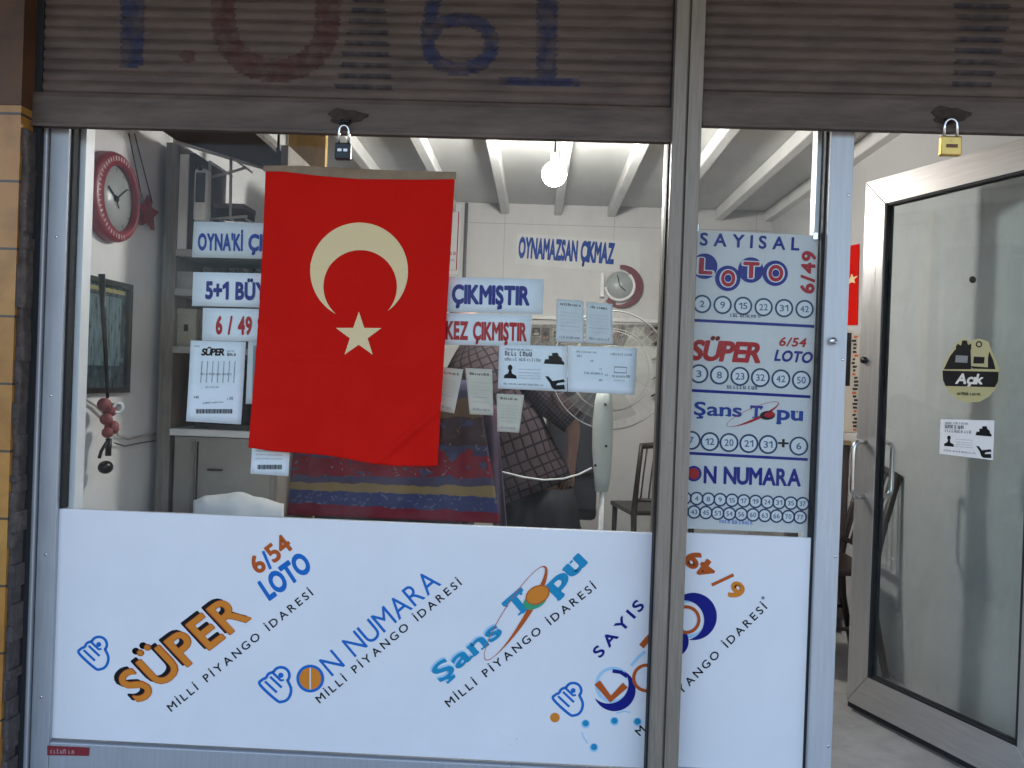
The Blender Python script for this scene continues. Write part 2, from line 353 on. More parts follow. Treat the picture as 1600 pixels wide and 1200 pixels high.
class Flat:
    """thin printed marks laid on a plane, layer over layer (0.4 mm apart); coordinates measured in the photo"""
    def __init__(s, plane, base=.0006, fn=None):
        s.pl = plane; s.b = MB(); s.base = base; s.mats = []; s.fn = fn
    def mi(s, m):
        if m not in s.mats: s.mats.append(m)
        return s.mats.index(m)
    def P(s, p, lvl):
        off = s.base+lvl*.0004
        return s.fn(p[0], p[1], off) if s.fn else s.pl.pt(p[0], p[1], off)
    def raw(s, pts, fs, m, lvl=0): s.b.add([s.P(p, lvl) for p in pts], fs, s.mi(m)); return s
    def poly(s, pts, m, lvl=0):
        return s.raw(pts, [tuple(t) for t in tessellate_polygon([[Vector((p[0], p[1], 0)) for p in pts]])], m, lvl)
    def disc(s, cx, cy, rx, m, lvl=0, ry=None, rot=0, n=28):
        ry = ry or rx; c, q = math.cos(R(rot)), math.sin(R(rot))
        e = [(rx*math.cos(2*math.pi*i/n), ry*math.sin(2*math.pi*i/n)) for i in range(n)]
        return s.raw([(cx, cy)]+[(cx+x*c-y*q, cy+x*q+y*c) for x, y in e], [(0, 1+i, 1+(i+1) % n) for i in range(n)], m, lvl)
    def ring(s, cx, cy, r, w, m, lvl=0, ry=None, rot=0, n=32, wf=None):
        ry = ry or r; c, q = math.cos(R(rot)), math.sin(R(rot)); pts = []
        for i in range(n):
            a = 2*math.pi*i/n; ww = w*(wf(a) if wf else 1)/2
            for sg in (-1, 1):
                x, y = (r+sg*ww)*math.cos(a), (ry+sg*ww)*math.sin(a); pts.append((cx+x*c-y*q, cy+x*q+y*c))
        return s.raw(pts, [(2*i, 2*i+1, (2*i+3) % (2*n), (2*i+2) % (2*n)) for i in range(n)], m, lvl)
    def crescent(s, cx, cy, r, dx, dy, r2, m, lvl=0, n=40):
        """disc (cx,cy,r) less disc (cx+dx, cy+dy, r2)"""
        d = math.hypot(dx, dy); a0 = math.atan2(dy, dx)
        ca = (d*d+r*r-r2*r2)/(2*d*r); al = math.acos(max(-1, min(1, ca)))
        cb = (d*d+r2*r2-r*r)/(2*d*r2); be = math.acos(max(-1, min(1, cb)))
        pts = []
        for i in range(n+1):
            t = i/n; A = a0+al+t*(2*math.pi-2*al); B = a0+math.pi-be-t*0
            B = a0+(math.pi-be)+t*(2*be)
            pts.append((cx+r*math.cos(A), cy+r*math.sin(A)))
            pts.append((cx+dx+r2*math.cos(B), cy+dy+r2*math.sin(B)))
        k = 6; P = []
        for i in range(n+1):
            a_, b_ = pts[2*i], pts[2*i+1]
            P += [(a_[0]+(b_[0]-a_[0])*j/k, a_[1]+(b_[1]-a_[1])*j/k) for j in range(k+1)]
        return s.raw(P, [(i*(k+1)+j, i*(k+1)+j+1, (i+1)*(k+1)+j+1, (i+1)*(k+1)+j) for i in range(n) for j in range(k)], m, lvl)
    def stroke(s, pts, w, m, lvl=0, closed=False):
        n = len(pts); out = []
        for i in range(n):
            a = pts[i-1] if (i or closed) else pts[i]; b = pts[(i+1) % n] if (i < n-1 or closed) else pts[i]
            d = math.hypot(b[0]-a[0], b[1]-a[1]) or 1; nx, ny = -(b[1]-a[1])/d*w/2, (b[0]-a[0])/d*w/2
            out += [(pts[i][0]+nx, pts[i][1]+ny), (pts[i][0]-nx, pts[i][1]-ny)]
        k = n if closed else n-1
        return s.raw(out, [(2*i, 2*i+1, (2*i+3) % (2*n), (2*i+2) % (2*n)) for i in range(k)], m, lvl)
    def text(s, S, p0, p1, h, m, lvl=0, bold=0.0, shear=0.0, track=.14, keep=None, serif=False, dx=0, dy=0):
        x = 0; items = []
        for ch in S:
            vs, fs, w, lv = glyph(ch, bold); items.append((ch, vs, fs, x, w, lv)); x += w+track
        tot = x-track
        L = math.hypot(p1[0]-p0[0], p1[1]-p0[1]); ux, uy = (p1[0]-p0[0])/L, (p1[1]-p0[1])/L
        k = L/tot; vx, vy = uy, -ux
        for ch, vs, fs, x0, w, lv in items:
            def T(q):
                a = (x0+q[0])*k+shear*q[1]*h; b = q[1]*h
                return (p0[0]+dx+ux*a+vx*b, p0[1]+dy+uy*a+vy*b)
            cen = T((w/2, .5))
            if keep and not keep(*cen): continue
            P2 = [T(q) for q in vs]
            for q_ in range(5):
                ff = [f_ for f_, l_ in zip(fs, lv) if l_ == q_]
                if ff:
                    us = sorted({i for f_ in ff for i in f_}); mp_ = {i: j for j, i in enumerate(us)}
                    s.raw([P2[i] for i in us], [tuple(mp_[i] for i in f_) for f_ in ff], m, lvl+q_*.045)
            if serif:
                for a0, a1, b0, b1 in SERIF.get(ch, []):
                    s.raw([T((a0*w if ch != 'T' else a0*w, b0)), T((a1*w, b0)), T((a1*w, b1)), T((a0*w, b1))], [(0, 1, 2, 3)], m, lvl+.3)
        return s
    def squiggle(s, p0, p1, h, m, lvl=0, seed=0):
        """a line of print too small to read: short uneven marks"""
        rg = random.Random(seed*31+int(p0[0]*7+p0[1]))
        L = math.hypot(p1[0]-p0[0], p1[1]-p0[1]); ux, uy = (p1[0]-p0[0])/L, (p1[1]-p0[1])/L; x = 0; left = rg.randint(3, 8)
        lw = max(.9, h*.52); st = max(.55, h*.17)
        def bar(xa, xb, ya, yb):
            s.raw([(p0[0]+ux*xa, p0[1]+uy*xa-ya), (p0[0]+ux*xb, p0[1]+uy*xb-ya), (p0[0]+ux*xb, p0[1]+uy*xb-yb), (p0[0]+ux*xa, p0[1]+uy*xa-yb)], [(0, 1, 2, 3)], m, lvl)
        while x < L-lw*.5:
            k = rg.randrange(4); hh = h*rg.choice((1, .75, .75, .8))
            bar(x, x+st, 0, hh)
            if k in (0, 2) and h > 2: bar(x+lw-st, x+lw, 0, hh*.95)
            if k in (0, 1) and h > 2: bar(x+st, x+lw-st, hh*.8, hh)
            if k in (1, 2, 3) and h > 2: bar(x+st, x+lw-st, 0, hh*.22)
            x += lw+max(.5, h*.2); left -= 1
            if left <= 0: x += lw*.8; left = rg.randint(2, 8)
        return s
    def build(s, name, parent=None, label=None): return s.b.build(name, s.mats, parent, label=label, fixn=False)

def sheet(name, px4, Y, m, label, cat, group=None, curl=.004, thick=.0006, nu=8, nv=8, seed=1):
    """a sheet of paper from its four corners (tl tr br bl, measured) a little off the glass, gently curled"""
    tl, tr, br, bl = [Vector((a, b, 0)) for a, b in px4]
    rg = random.Random(seed); ph = rg.uniform(0, 6); k = rg.uniform(.6, 1.3)
    pl = yplane(Y)
    c = pl.pt((tl.x+tr.x)/2, (tl.y+tr.y)/2)
    def fn(px, py, off=0):
        # inverse bilinear is not needed: curl only depends on the height below the top edge
        t = max(0, min(1, (py-min(tl.y, tr.y))/max(1, max(bl.y, br.y)-min(tl.y, tr.y))))
        u = (px-tl.x)/max(1, tr.x-tl.x)
        bulge = curl*k*(t*t*.8+.25*math.sin(u*3+ph)*t)
        return pl.pt(px, py, off+bulge)
    root = thing(name, label, cat, c, group=group)
    b = MB()
    b.grid(lambda u, v: fn(*((tl*(1-u)+tr*u)*(1-v)+(bl*(1-u)+br*u)*v).xy), nu, nv)
    b.build('paper', m, root, solid=thick)
    return root, Flat(pl, .0012, fn)

# ================================================================== SETTING
FL = .27                                   # shop floor, a step above the pavement
YB, XL, XR, ZC = 3.16, -1.6, 1.6, 2.75
struct(MB().box(-300, 300, -300, -3.2, -.6, -.12).build('road', ASPH))
struct(MB().box(-300, 300, -3.2, 300, -.6, 0).build('pavement', PAVE))
struct(MB().box(XL-.1, XR+.1, -.02, YB+.1, 0.002, FL).build('floor', FLOOR))

shop = thing('shop_building', 'lottery shop building with white painted room, beamed ceiling and deep unseen canopy shading the shutters', 'building')
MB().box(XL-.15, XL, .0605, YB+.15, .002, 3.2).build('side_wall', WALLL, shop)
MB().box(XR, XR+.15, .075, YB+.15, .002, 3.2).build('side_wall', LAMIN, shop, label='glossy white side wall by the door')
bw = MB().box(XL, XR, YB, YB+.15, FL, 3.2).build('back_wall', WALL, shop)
b = MB()
lz = at(900, 498, YB).z
b.box(at(728, 500, YB).x, XR, YB-.02, YB-.001, lz-.012, lz+.012); b.build('ledge_strip', BEAMM, bw)
pxx = at(727, 400, YB).x
MB().tube([(pxx, YB-.02, FL), (pxx, YB-.02, ZC-.01)], .011).build('pipe', M('pipe_grey', (.14, .14, .14), .5), bw)
SEAM = M('wall_seam', (.36, .35, .34), .8)
for px_ in (787, 958, 1180): x_ = at(px_, 400, YB).x; MB().box(x_-.002, x_+.002, YB-.0012, YB-.0002, FL, ZC-.001).build('panel_joint', SEAM, bw)
for z_ in (at(880, 352, YB).z,): MB().box(pxx+.02, XR, YB-.0016, YB-.0003, z_-.002, z_+.002).build('panel_joint', SEAM, bw)
cl = MB().box(XL, XR, .06, YB, ZC, ZC+.2).build('ceiling', CEIL, shop)
for k in range(-6, 4):
    x = .48+.375*k
    if k == 3: x -= .03
    MB().box(x-.028, x+.028, .065, YB-.001, ZC-.075, ZC-.0005).build('beam', BEAMM, cl, bevel=.006)
MB().box(-6, 6, -.14, .0, 2.95, 6.2).build('upper_wall', CONC, shop)
MB().box(-6, 6, .0, 9, 3.22, 6.1).build('upper_storey', CONC, shop)
MB().box(-6, 6, -1.75, -.141, 2.98, 3.14).build('canopy', CONC, shop)  # unseen above the view, put here to keep the upper sky off the shutters
MB().box(XL-.1, XR+.1, -.005, .06, 2.62, 2.949).build('lintel', CONC, shop)
MB().box(-6, XL-.001, -.039, .06, .002, 2.94).build('wing_wall', CONC, shop)
MB().box(XR+.16, 6, -.02, .2, .002, 2.94).build('wing_wall', CONC, shop)

# tiled pier at the left edge of the picture
TILE = bpy.data.materials.new('glazed_tile'); TILE.use_nodes = True
nt = TILE.node_tree; pb = nt.nodes['Principled BSDF']
tc = nt.nodes.new('ShaderNodeTexCoord'); mp = nt.nodes.new('ShaderNodeMapping'); mp.inputs['Rotation'].default_value = (R(90), 0, 0)
mp.inputs['Location'].default_value = (0.02, 0, 0.03)
br = nt.nodes.new('ShaderNodeTexBrick'); br.offset = 0
br.inputs['Color1'].default_value = (.50, .25, .05, 1); br.inputs['Color2'].default_value = (.42, .18, .035, 1); br.inputs['Mortar'].default_value = (.07, .05, .035, 1)
br.inputs['Scale'].default_value = 1; br.inputs['Mortar Size'].default_value = .004; br.inputs['Brick Width'].default_value = .21; br.inputs['Row Height'].default_value = .205
nt.links.new(tc.outputs['Object'], mp.inputs[0]); nt.links.new(mp.outputs[0], br.inputs[0])
ns = nt.nodes.new('ShaderNodeTexNoise'); ns.inputs['Scale'].default_value = 9; ns.inputs['Detail'].default_value = 5
nt.links.new(tc.outputs['Object'], ns.inputs['Vector'])
mx = nt.nodes.new('ShaderNodeMix'); mx.data_type = 'RGBA'; mx.blend_type = 'MULTIPLY'; mx.inputs[0].default_value = .7
rp = nt.nodes.new('ShaderNodeValToRGB'); rp.color_ramp.elements[0].position = .35; rp.color_ramp.elements[0].color = (.55, .5, .45, 1); rp.color_ramp.elements[1].position = .6
nt.links.new(ns.outputs[0], rp.inputs[0]); nt.links.new(br.outputs[0], mx.inputs[6]); nt.links.new(rp.outputs[0], mx.inputs[7])
nt.links.new(mx.outputs[2], pb.inputs['Base Color']); pb.inputs['Roughness'].default_value = .3
def X(px, py, Y=0): return at(px, py, Y).x
xt = at(19, 600, -.12).x
pier = thing('tiled_pier', 'orange-brown glazed tile pier with chipped edge at left of the shop front', 'wall', (xt-.3, -.06, 0))
MB().box(xt-.6, xt, -.12, -.04, .002, 2.28).build('tile_face', TILE, pier)
MB().box(xt-.6, xt, -.121, -.04, 2.281, 2.94).build('shaded_upper_tile', M('shaded_tile', (.105, .045, .018), .55, noise=.35, scale=6, dirt=(.045, .02, .011)), pier)  # top of the same tiling, with the overhead shade put into its colour
MB().box(xt+.0222, X(40, 600, -.035)-.0005, -.06, -.041, .002, 2.94).build('shadow_gap', GASKET, pier)
rg = random.Random(3); b = MB(); z = .01
while z < 2.2:
    h = rg.uniform(.015, .07); w = rg.uniform(.008, .021)
    b.box(xt+.0005, xt+w, -.118+rg.uniform(0, .01), -.045, z, min(z+h, 2.93)); z += h+.0005
b.build('chipped_mortar', M('mortar', (.075, .06, .055), .95, noise=.5, scale=25, bump=.6, bscale=60), pier)

# ================================================================== SHOP FRONT
def X(px, py, Y=0): return at(px, py, Y).x
def Z(px, py, Y=0): return at(px, py, Y).z
PX0, PX1 = X(96, 600, -.0145)+.0, .40                     # left white panel
PZ0, PZ1 = .315, 1.043
win = thing('shop_window', 'large shop window in grey aluminium frame left of the guide rail', 'window', (-.55, 0, FL))
FA0, FA1, FB0, FB1, FG1 = X(40, 600, -.035), X(61, 600, -.035), X(66, 600, -.03), X(95, 600, -.03), X(103, 600, -.016)
b = MB(); b.box(FA0, FA1, -.035, .06, .003, 2.62); b.build('outer_frame', ALUW, win, bevel=.003)
b = MB(); b.box(FB0, FB1, -.03, .06, .003, 2.62); b.build('stile', ALU, win, bevel=.003)
b = MB(); b.box(FA1+.0002, FB0-.0002, -.02, .05, .003, 2.62); b.build('joint_seal', M('old_sealant', (.05, .05, .055), .9, noise=.8, scale=35), win)
b = MB(); b.box(FB1+.0002, FG1, -.016, .02, PZ1+.001, 2.62); b.build('gasket', GASKET, win)
b = MB(); b.box(FB1+.0002, FG1+.018, .022, .07, .31, 2.62); b.build('inner_bead', ALUB, win)
b = MB(); b.box(FB1+.0004, .376, -.0295, .06, .12, .308); b.build('bottom_rail', ALU, win, bevel=.003)
b = MB(); b.box(FB1+.0004, .376, -.003, .003, .309, 2.62); b.build('glass_pane', GLASS, win)
b = MB(); b.box(FG1+.02, .376, .03, .06, PZ1-.05, PZ1-.01); b.build('sill_bar', ALU, win)

rail = thing('guide_rail', 'dull aluminium guide rail standing between the two shutters', 'rail', (.42, -.05, .2))
b = MB(); b.box(.376, .415, -.095, .06, .003, 2.95); b.box(.421, .463, -.095, .06, .003, 2.95); b.box(.4152, .4208, -.086, .05, .003, 2.94)
b.build('channel', RAIL, rail, bevel=.004)
b = MB(); b.box(.371, .3758, -.06, -.02, .3, 2.95); b.box(.4632, .468, -.06, -.02, .3, 2.95); b.build('brush_seal', GASKET, rail)

swin = thing('side_window', 'narrow window between the guide rail and the open door', 'window', (.66, 0, FL))
b = MB(); b.box(.866, .938, -.035, .065, .12, 2.62); b.build('jamb', ALUW, swin, bevel=.004)
b = MB(); b.box(.9385, .944, -.01, .05, .12, 2.62); b.build('weather_strip', GASKET, swin)
b = MB(); b.box(.4685, .866, -.003, .003, .30, 2.62); b.build('glass_pane', GLASS, swin)
b = MB(); b.box(.858, .8655, -.016, .02, .30, 2.62); b.build('gasket', GASKET, swin)
b = MB(); b.box(.845, .8655, .022, .065, .30, 2.62); b.build('inner_bead', ALUB, swin)
b = MB(); b.box(.4685, .866, -.03, .06, .12, .325); b.build('bottom_rail', ALU, swin, bevel=.003)
p = at(1300, 533, -.036)
lk = MB().lathe([(.012, 0), (.012, .012), (.009, .016), (0, .017)], p, (0, -1, 0), 18).build('lock', CHROME, swin)
MB().box(p.x+.001, p.x+.008, p.y-.019, p.y-.0165, p.z-.002, p.z+.002).build('keyhole', BLACK, lk)

def slat_profile(zb, zt, y0, pitch=.0335):
    pr = []; n = max(1, int(round((zt-zb)/pitch)))
    for i in range(n):
        z0 = zb+i*pitch
        for t, d in ((0, .0012), (.05, -.0), (.14, -.003), (.35, -.0055), (.6, -.006), (.82, -.0042), (.92, -.0018), (.96, .001)):
            pr.append((z0+t*pitch, y0+d))
    pr.append((zb+n*pitch, y0+.0015)); return pr
def inside_stroke(x, z, pts, w):
    for (ax, az), (bx, bz) in zip(pts, pts[1:]):
        dx, dz = bx-ax, bz-az; L2 = dx*dx+dz*dz or 1e-9
        t = max(0, min(1, ((x-ax)*dx+(z-az)*dz)/L2))
        if (x-ax-dx*t)**2+(z-az-dz*t)**2 <= (w/2)**2: return True
    return False
def inside_poly(x, z, P):
    c = False; j = len(P)-1
    for i in range(len(P)):
        if (P[i][1] > z) != (P[j][1] > z) and x < (P[j][0]-P[i][0])*(z-P[i][1])/(P[j][1]-P[i][1])+P[i][0]: c = not c
        j = i
    return c
def shutter(label, x0, x1, zb, tilt, paints, hole_px):
    th = thing('roller_shutter', label, 'shutter', ((x0+x1)/2, -.05, zb), (0, tilt, 0))
    Y0 = -.05; bar_h = .108; ztop = 2.96
    def tr(v): return Vector(v)
    b = MB()
    # bottom bar with a lip and a hollow slot for the lock
    b.prism([(x0, Y0-.018, zb), (x0, Y0-.018, zb+bar_h-.018), (x0, Y0-.012, zb+bar_h-.004), (x0, Y0-.006, zb+bar_h), (x0, Y0+.012, zb+bar_h), (x0, Y0+.012, zb)], (x1-x0, 0, 0))
    b.prism([(x0, Y0-.026, zb-.004), (x0, Y0-.026, zb+.006), (x0, Y0-.0185, zb+.009), (x0, Y0-.0185, zb-.004)], (x1-x0, 0, 0))
    b.build('bottom_bar', BAR, th)
    pr = slat_profile(zb+bar_h+.001, ztop, Y0)
    b = MB(); n = len(pr)
    b.add([(x0, y, z) for z, y in pr]+[(x1, y, z) for z, y in pr], [(i, i+1, n+i+1, n+i) for i in range(n-1)], 0, False)
    cur = b.build('slat_curtain', SHUT, th, fixn=False)
    for nm, m, tests in paints:
        b = MB(); st = .003
        xs = [x for t in tests for x in t[1]]
        a0, a1 = min(xs), max(xs); nx = int((a1-a0)/st)
        for i in range(n-1):
            (za, ya), (zc, yc) = pr[i], pr[i+1]; zm = (za+zc)/2; run = None
            for k in range(nx+2):
                x = a0+k*st; jit = .004*math.sin(i*2.1+k*.01)
                ins = k <= nx and (m is not PDK or i % 8 in (0, 1, 2, 6, 7)) and any(t[0](x+jit, zm) for t in tests)
                if ins and run is None: run = x
                if not ins and run is not None:
                    b.add([(run, ya-.0008, za), (x, ya-.0008, za), (x, yc-.0008, zc), (run, yc-.0008, zc)], [(0, 1, 2, 3)]); run = None
        if b.v: b.build('painted_mark', m, cur, fixn=False, label=nm)
    # rusty lock slot
    c = at(hole_px[0], hole_px[1], Y0-.02)
    b = MB(); pts = []
    for k in range(22):
        a = 2*math.pi*k/22; r = 1+.16*math.sin(3*a+1)+.1*math.sin(7*a)
        pts.append((c.x+hole_px[2]*r*math.cos(a), Y0-.0188, c.z+hole_px[3]*r*math.sin(a)))
    b.prism(pts, (0, -.0012, 0)); b.build('lock_slot', RUST, th)
    b = MB(); b.tube([(c.x-.012, Y0-.019, c.z-.012), (c.x-.012, Y0-.034, c.z-.02), (c.x+.012, Y0-.034, c.z-.02), (c.x+.012, Y0-.019, c.z-.012)], .004)
    b.build('staple', BLKM, th)
    return th
def XZ(pts, Y=-.058): return [(at(a, c, Y).x, at(a, c, Y).z) for a, c in pts]
def S_(pts, wpx, Y=-.058):
    P = XZ(pts, Y); w = wpx*2.44/FPX
    return (lambda x, z: inside_stroke(x, z, P, w), [q[0]-w for q in P]+[q[0]+w for q in P])
def P_(pts, Y=-.058):
    P = XZ(pts, Y); return (lambda x, z: inside_poly(x, z, P), [q[0] for q in P])
def arc(cx, cy, rx, ry, a0, a1, n=16): return [(cx+rx*math.cos(R(a0+(a1-a0)*i/n)), cy+ry*math.sin(R(a0+(a1-a0)*i/n))) for i in range(n+1)]
PB = worn_paint('worn_blue_paint', (.030, .036, .095)); PRD = worn_paint('worn_red_paint', (.105, .036, .032)); PDK = worn_paint('worn_dark_paint', (.04, .036, .048))
SHZ = Z(540, 208, -.068)
shutter('wide ribbed grey roller shutter above the window, painted with large blue and red figures', -1.598, .3755, SHZ, -R(.55), [
    ('blue painted stem', PB, [P_([(187, -60), (228, -60), (222, 104), (187, 104)])]),
    ('dull red painted U shape', PRD, [S_([(345, -60), (348, 40)]+arc(430, 40, 80, 70, 180, 0)+[(512, -60)], 38), S_([(290, 86), (294, 86)], 20)]),
    ('dark blue painted wedge', PDK, [P_([(556, -20), (598, -20), (613, 140), (522, 140)])]),
    ('blue painted figure six', PB, [S_([(700, -60), (676, 0), (668, 50)]+arc(718, 68, 50, 39, 180, 540, 28), 22)]),
    ('blue painted figure one', PB, [P_([(838, -60), (872, -60), (868, 120), (906, 124), (906, 137), (780, 133), (780, 118), (838, 120)])]),
], (541, 182, .058, .024))
shutter('narrower grey roller shutter over the doorway with a dark paint patch and brass padlock', .4685, 1.95, Z(1240, 199, -.068), R(.1), [
    ('dark paint patch', PDK, [P_([(1480, -60), (1590, -60), (1572, 60), (1548, 140), (1488, 140), (1496, 40)])]),
], (1484, 180, .055, .026))

def padlock(label, cx, ytop, ybot, shtop, wpx, mat, Y, dark):
    k = (2.5+Y)/FPX; c = at(cx, ybot, Y); t = at(cx, ytop, Y); s = at(cx, shtop, Y)
    w = wpx*k/2
    th = thing('padlock', label, 'padlock', c)
    b = MB(); b.box(c.x-w, c.x+w, Y-.011, Y+.011, c.z, t.z); body = b.build('lock_body', mat, th, bevel=.004)
    r = w*.62
    pts = [(c.x-r, Y, t.z-.004)]+[(c.x-r*math.cos(math.pi*i/10), Y, s.z-r+r*math.sin(math.pi*i/10)) for i in range(11)]+[(c.x+r, Y, t.z-.004)]
    MB().tube(pts, .0042, 8).build('shackle', CHROME, th)
    b = MB(); zz = (c.z+t.z)/2
    if dark:
        b.box(c.x-w*.62, c.x-w*.12, Y-.0122, Y-.0112, zz-.002, zz+.006); b.box(c.x+w*.12, c.x+w*.62, Y-.0122, Y-.0112, zz-.002, zz+.006)
        b.build('keyhole_plate', ALUB, body)
    else:
        b.box(c.x-w*.55, c.x+w*.55, Y-.0122, Y-.0112, zz-.006, zz+.004); b.build('stamped_plate', M('stamp_brown', (.16, .06, .025), .5), body)
padlock('black padlock hanging from the wide shutter above the flag', 536, 224, 250, 196, 25, BLKM, -.085, True)
padlock('brass padlock hanging from the shutter above the open door', 1484, 214, 244, 186, 31, BRASS, -.085, False)

# ------------------------------------------------------------------ lower white panels and their printing
pl0 = yplane(-.0145)
b = MB()
for z_ in (.45, .9, 1.4, 1.9): b = MB(); b.lathe([(.0045, 0), (.0045, .0012), (.002, .002), (0, .002)], ((FB0+FB1)/2, -.0302, z_), (0, -1, 0), 12); b.build('screw', CHROME, win)
for z_ in (.42, 1.0, 1.6, 2.1): b = MB(); b.lathe([(.0045, 0), (.0045, .0012), (.002, .002), (0, .002)], (.926, -.0352, z_), (0, -1, 0), 12); b.build('screw', CHROME, swin)
pan = thing('sign_panel', 'wide white lottery panel with four slanted logos under the large window', 'sign', ((PX0+PX1)/2, -.009, PZ0))
MB().box(PX0, PX1-.002, -.0145, -.0035, PZ0, PZ1).build('panel', WHITEP, pan, bevel=.0015)
def smooth(P, n=4, closed=True):
    out = []; k = len(P)
    for i in range(k if closed else k-1):
        p0, p1, p2, p3 = (P[(i+j) % k] if closed else P[max(0, min(k-1, i+j))] for j in (-1, 0, 1, 2))
        for q in range(n):
            t = q/n; out.append(tuple(.5*(2*p1[d]+(p2[d]-p0[d])*t+(2*p0[d]-5*p1[d]+4*p2[d]-p3[d])*t*t+(3*p1[d]-p0[d]-3*p2[d]+p3[d])*t**3) for d in (0, 1)))
    if not closed: out.append(P[-1])
    return out
def emblem(fl, cx, cy, s=1.0, m=BLUE):
    k = s/3.872
    T = lambda q: [(cx+(a-120)*k, cy+(c-965)*k) for a, c in q]
    out = [(30, 968), (42, 940), (64, 928), (78, 906), (102, 896)]
    out += [(150+48*math.cos(R(a)), 914+46*math.sin(R(a))) for a in (205, 235, 265, 295, 325, 355, 15, 32)]
    out += [(188, 945), (206, 985), (204, 1020), (188, 1050), (158, 1064), (124, 1056)]
    fl.stroke(smooth(T(out)), 16*k, m, 1, closed=True)
    fl.stroke(T([(58, 948), (126, 1012)]), 14*k, m, 1.1)
    fl.stroke(T([(88, 922), (154, 984)]), 14*k, m, 1.1)
    fl.stroke(T([(104, 900), (150, 944), (166, 940)]), 14*k, m, 1.1)
    x, y = T([(149, 914)])[0]; fl.disc(x, y, 15*k, m, 1.2)
def new(): return Flat(pl0, .0006)
f = new(); emblem(f, 147, 1020); f.build('emblem', pan)
f = new()
f.text('SÜPER', (214, 1096), (388, 964), 52, BLACK, 1, .035, -.1, .2, dx=-3.5, dy=-.5)
f.text('SÜPER', (218, 1098), (391, 966), 52, BRICK, 2, .035, -.1, .2)
f.text('SÜPER', (218, 1098), (391, 966), 52, ORANGE, 3, .018, -.1, .23)
f.build('lettering', pan, 'orange SÜPER with black shadow')
f = new(); f.text('6', (404, 897), (417, 887), 27, BRICK, 1, .04); f.stroke([(411, 861), (423, 889)], 4.6, BLUE, 1.2); f.text('54', (429, 879), (458, 856), 27, BRICK, 1, .04); f.build('lettering', pan, 'rust coloured 6/54')
f = new(); f.text('LOTO', (421, 937), (488, 888), 31, BLUE, 1, .06, .05, .1); f.build('lettering', pan, 'blue LOTO')
MPI = 'MİLLİ PİYANGO İDARESİ'
f = new(); f.text(MPI, (268, 1112), (490, 929), 12, BLACK, 1, .015, 0, .42); f.build('lettering', pan, 'small dark slanted line under SÜPER')
f = new(); emblem(f, 431, 1069, 1.06); f.build('emblem', pan)
f = new(); f.disc(485, 1060, 20, ORANGE, 1); f.ring(485, 1060, 19.5, 4.5, BLUE, 2); f.stroke([(485, 1043), (485, 1077)], 2, WHITEP, 3); f.build('printed_ball', pan)
f = new(); f.text('N NUMARA', (519, 1057), (690, 913), 33, BLUE, 1, .0, 0, .13); f.build('lettering', pan, 'thin blue NUMARA')
f = new(); f.text(MPI, (500, 1099), (722, 913), 12, BLACK, 1, .015, 0, .42); f.build('lettering', pan, 'small dark slanted line under ON NUMARA')
f = new(); f.text('Şans', (690, 1066), (785, 990), 27, TEAL, 2, .03, 0, .12, serif=True); f.text('Şans', (688, 1064), (783, 988), 27, SKYB, 1, .04, 0, .12)
f.build('lettering', pan, 'pale blue Şans')
f = new(); f.text('T', (806, 966), (833, 943), 31, TEAL, 3, .05, 0, serif=True); f.build('lettering', pan); f = new(); f.text('pu', (868, 929), (916, 880), 29, TEAL, 2, .05, 0, .12, serif=True); f.build('lettering', pan)
f = new(); f.ring(805, 958, 86, 3.0, BRICK, 4, ry=17, rot=-57.5, n=56, wf=lambda a: .35+2.6*max(0, math.sin(a+.5))**2)
f.disc(836, 938, 20, GREEN, 5, ry=12, rot=-28); f.disc(840, 929, 20, ORANGE, 6, ry=14, rot=-28); f.ring(840, 929, 19, 1.6, BRICK, 7, ry=13, rot=-28)
f.build('printed_ball', pan, 'orange ball with thin orbit')
f = new(); f.text(MPI, (702, 1105), (932, 919), 12, BLACK, 1, .015, 0, .42); f.build('lettering', pan, 'small dark slanted line under Şans Topu')
f = new(); emblem(f, 888, 1092); f.build('emblem', pan)
f = new(); f.disc(867, 1121, 7.5, ORANGE, 1); f.build('printed_dot', pan, 'orange dot')
for a, c in ((915, 1130), (960, 1126), (996, 1127), (928, 1167)): f = new(); f.disc(a, c, 5, TEAL, 1); f.disc(a, c+1, 7, SKYB, .5); f.build('printed_dot', pan)
for q in ([(909, 1144), (912, 1152), (918, 1161)], [(963, 1114), (975, 1111), (985, 1113)]): f = new(); f.stroke(q, 2, SKYB, 1); f.build('printed_arc', pan)
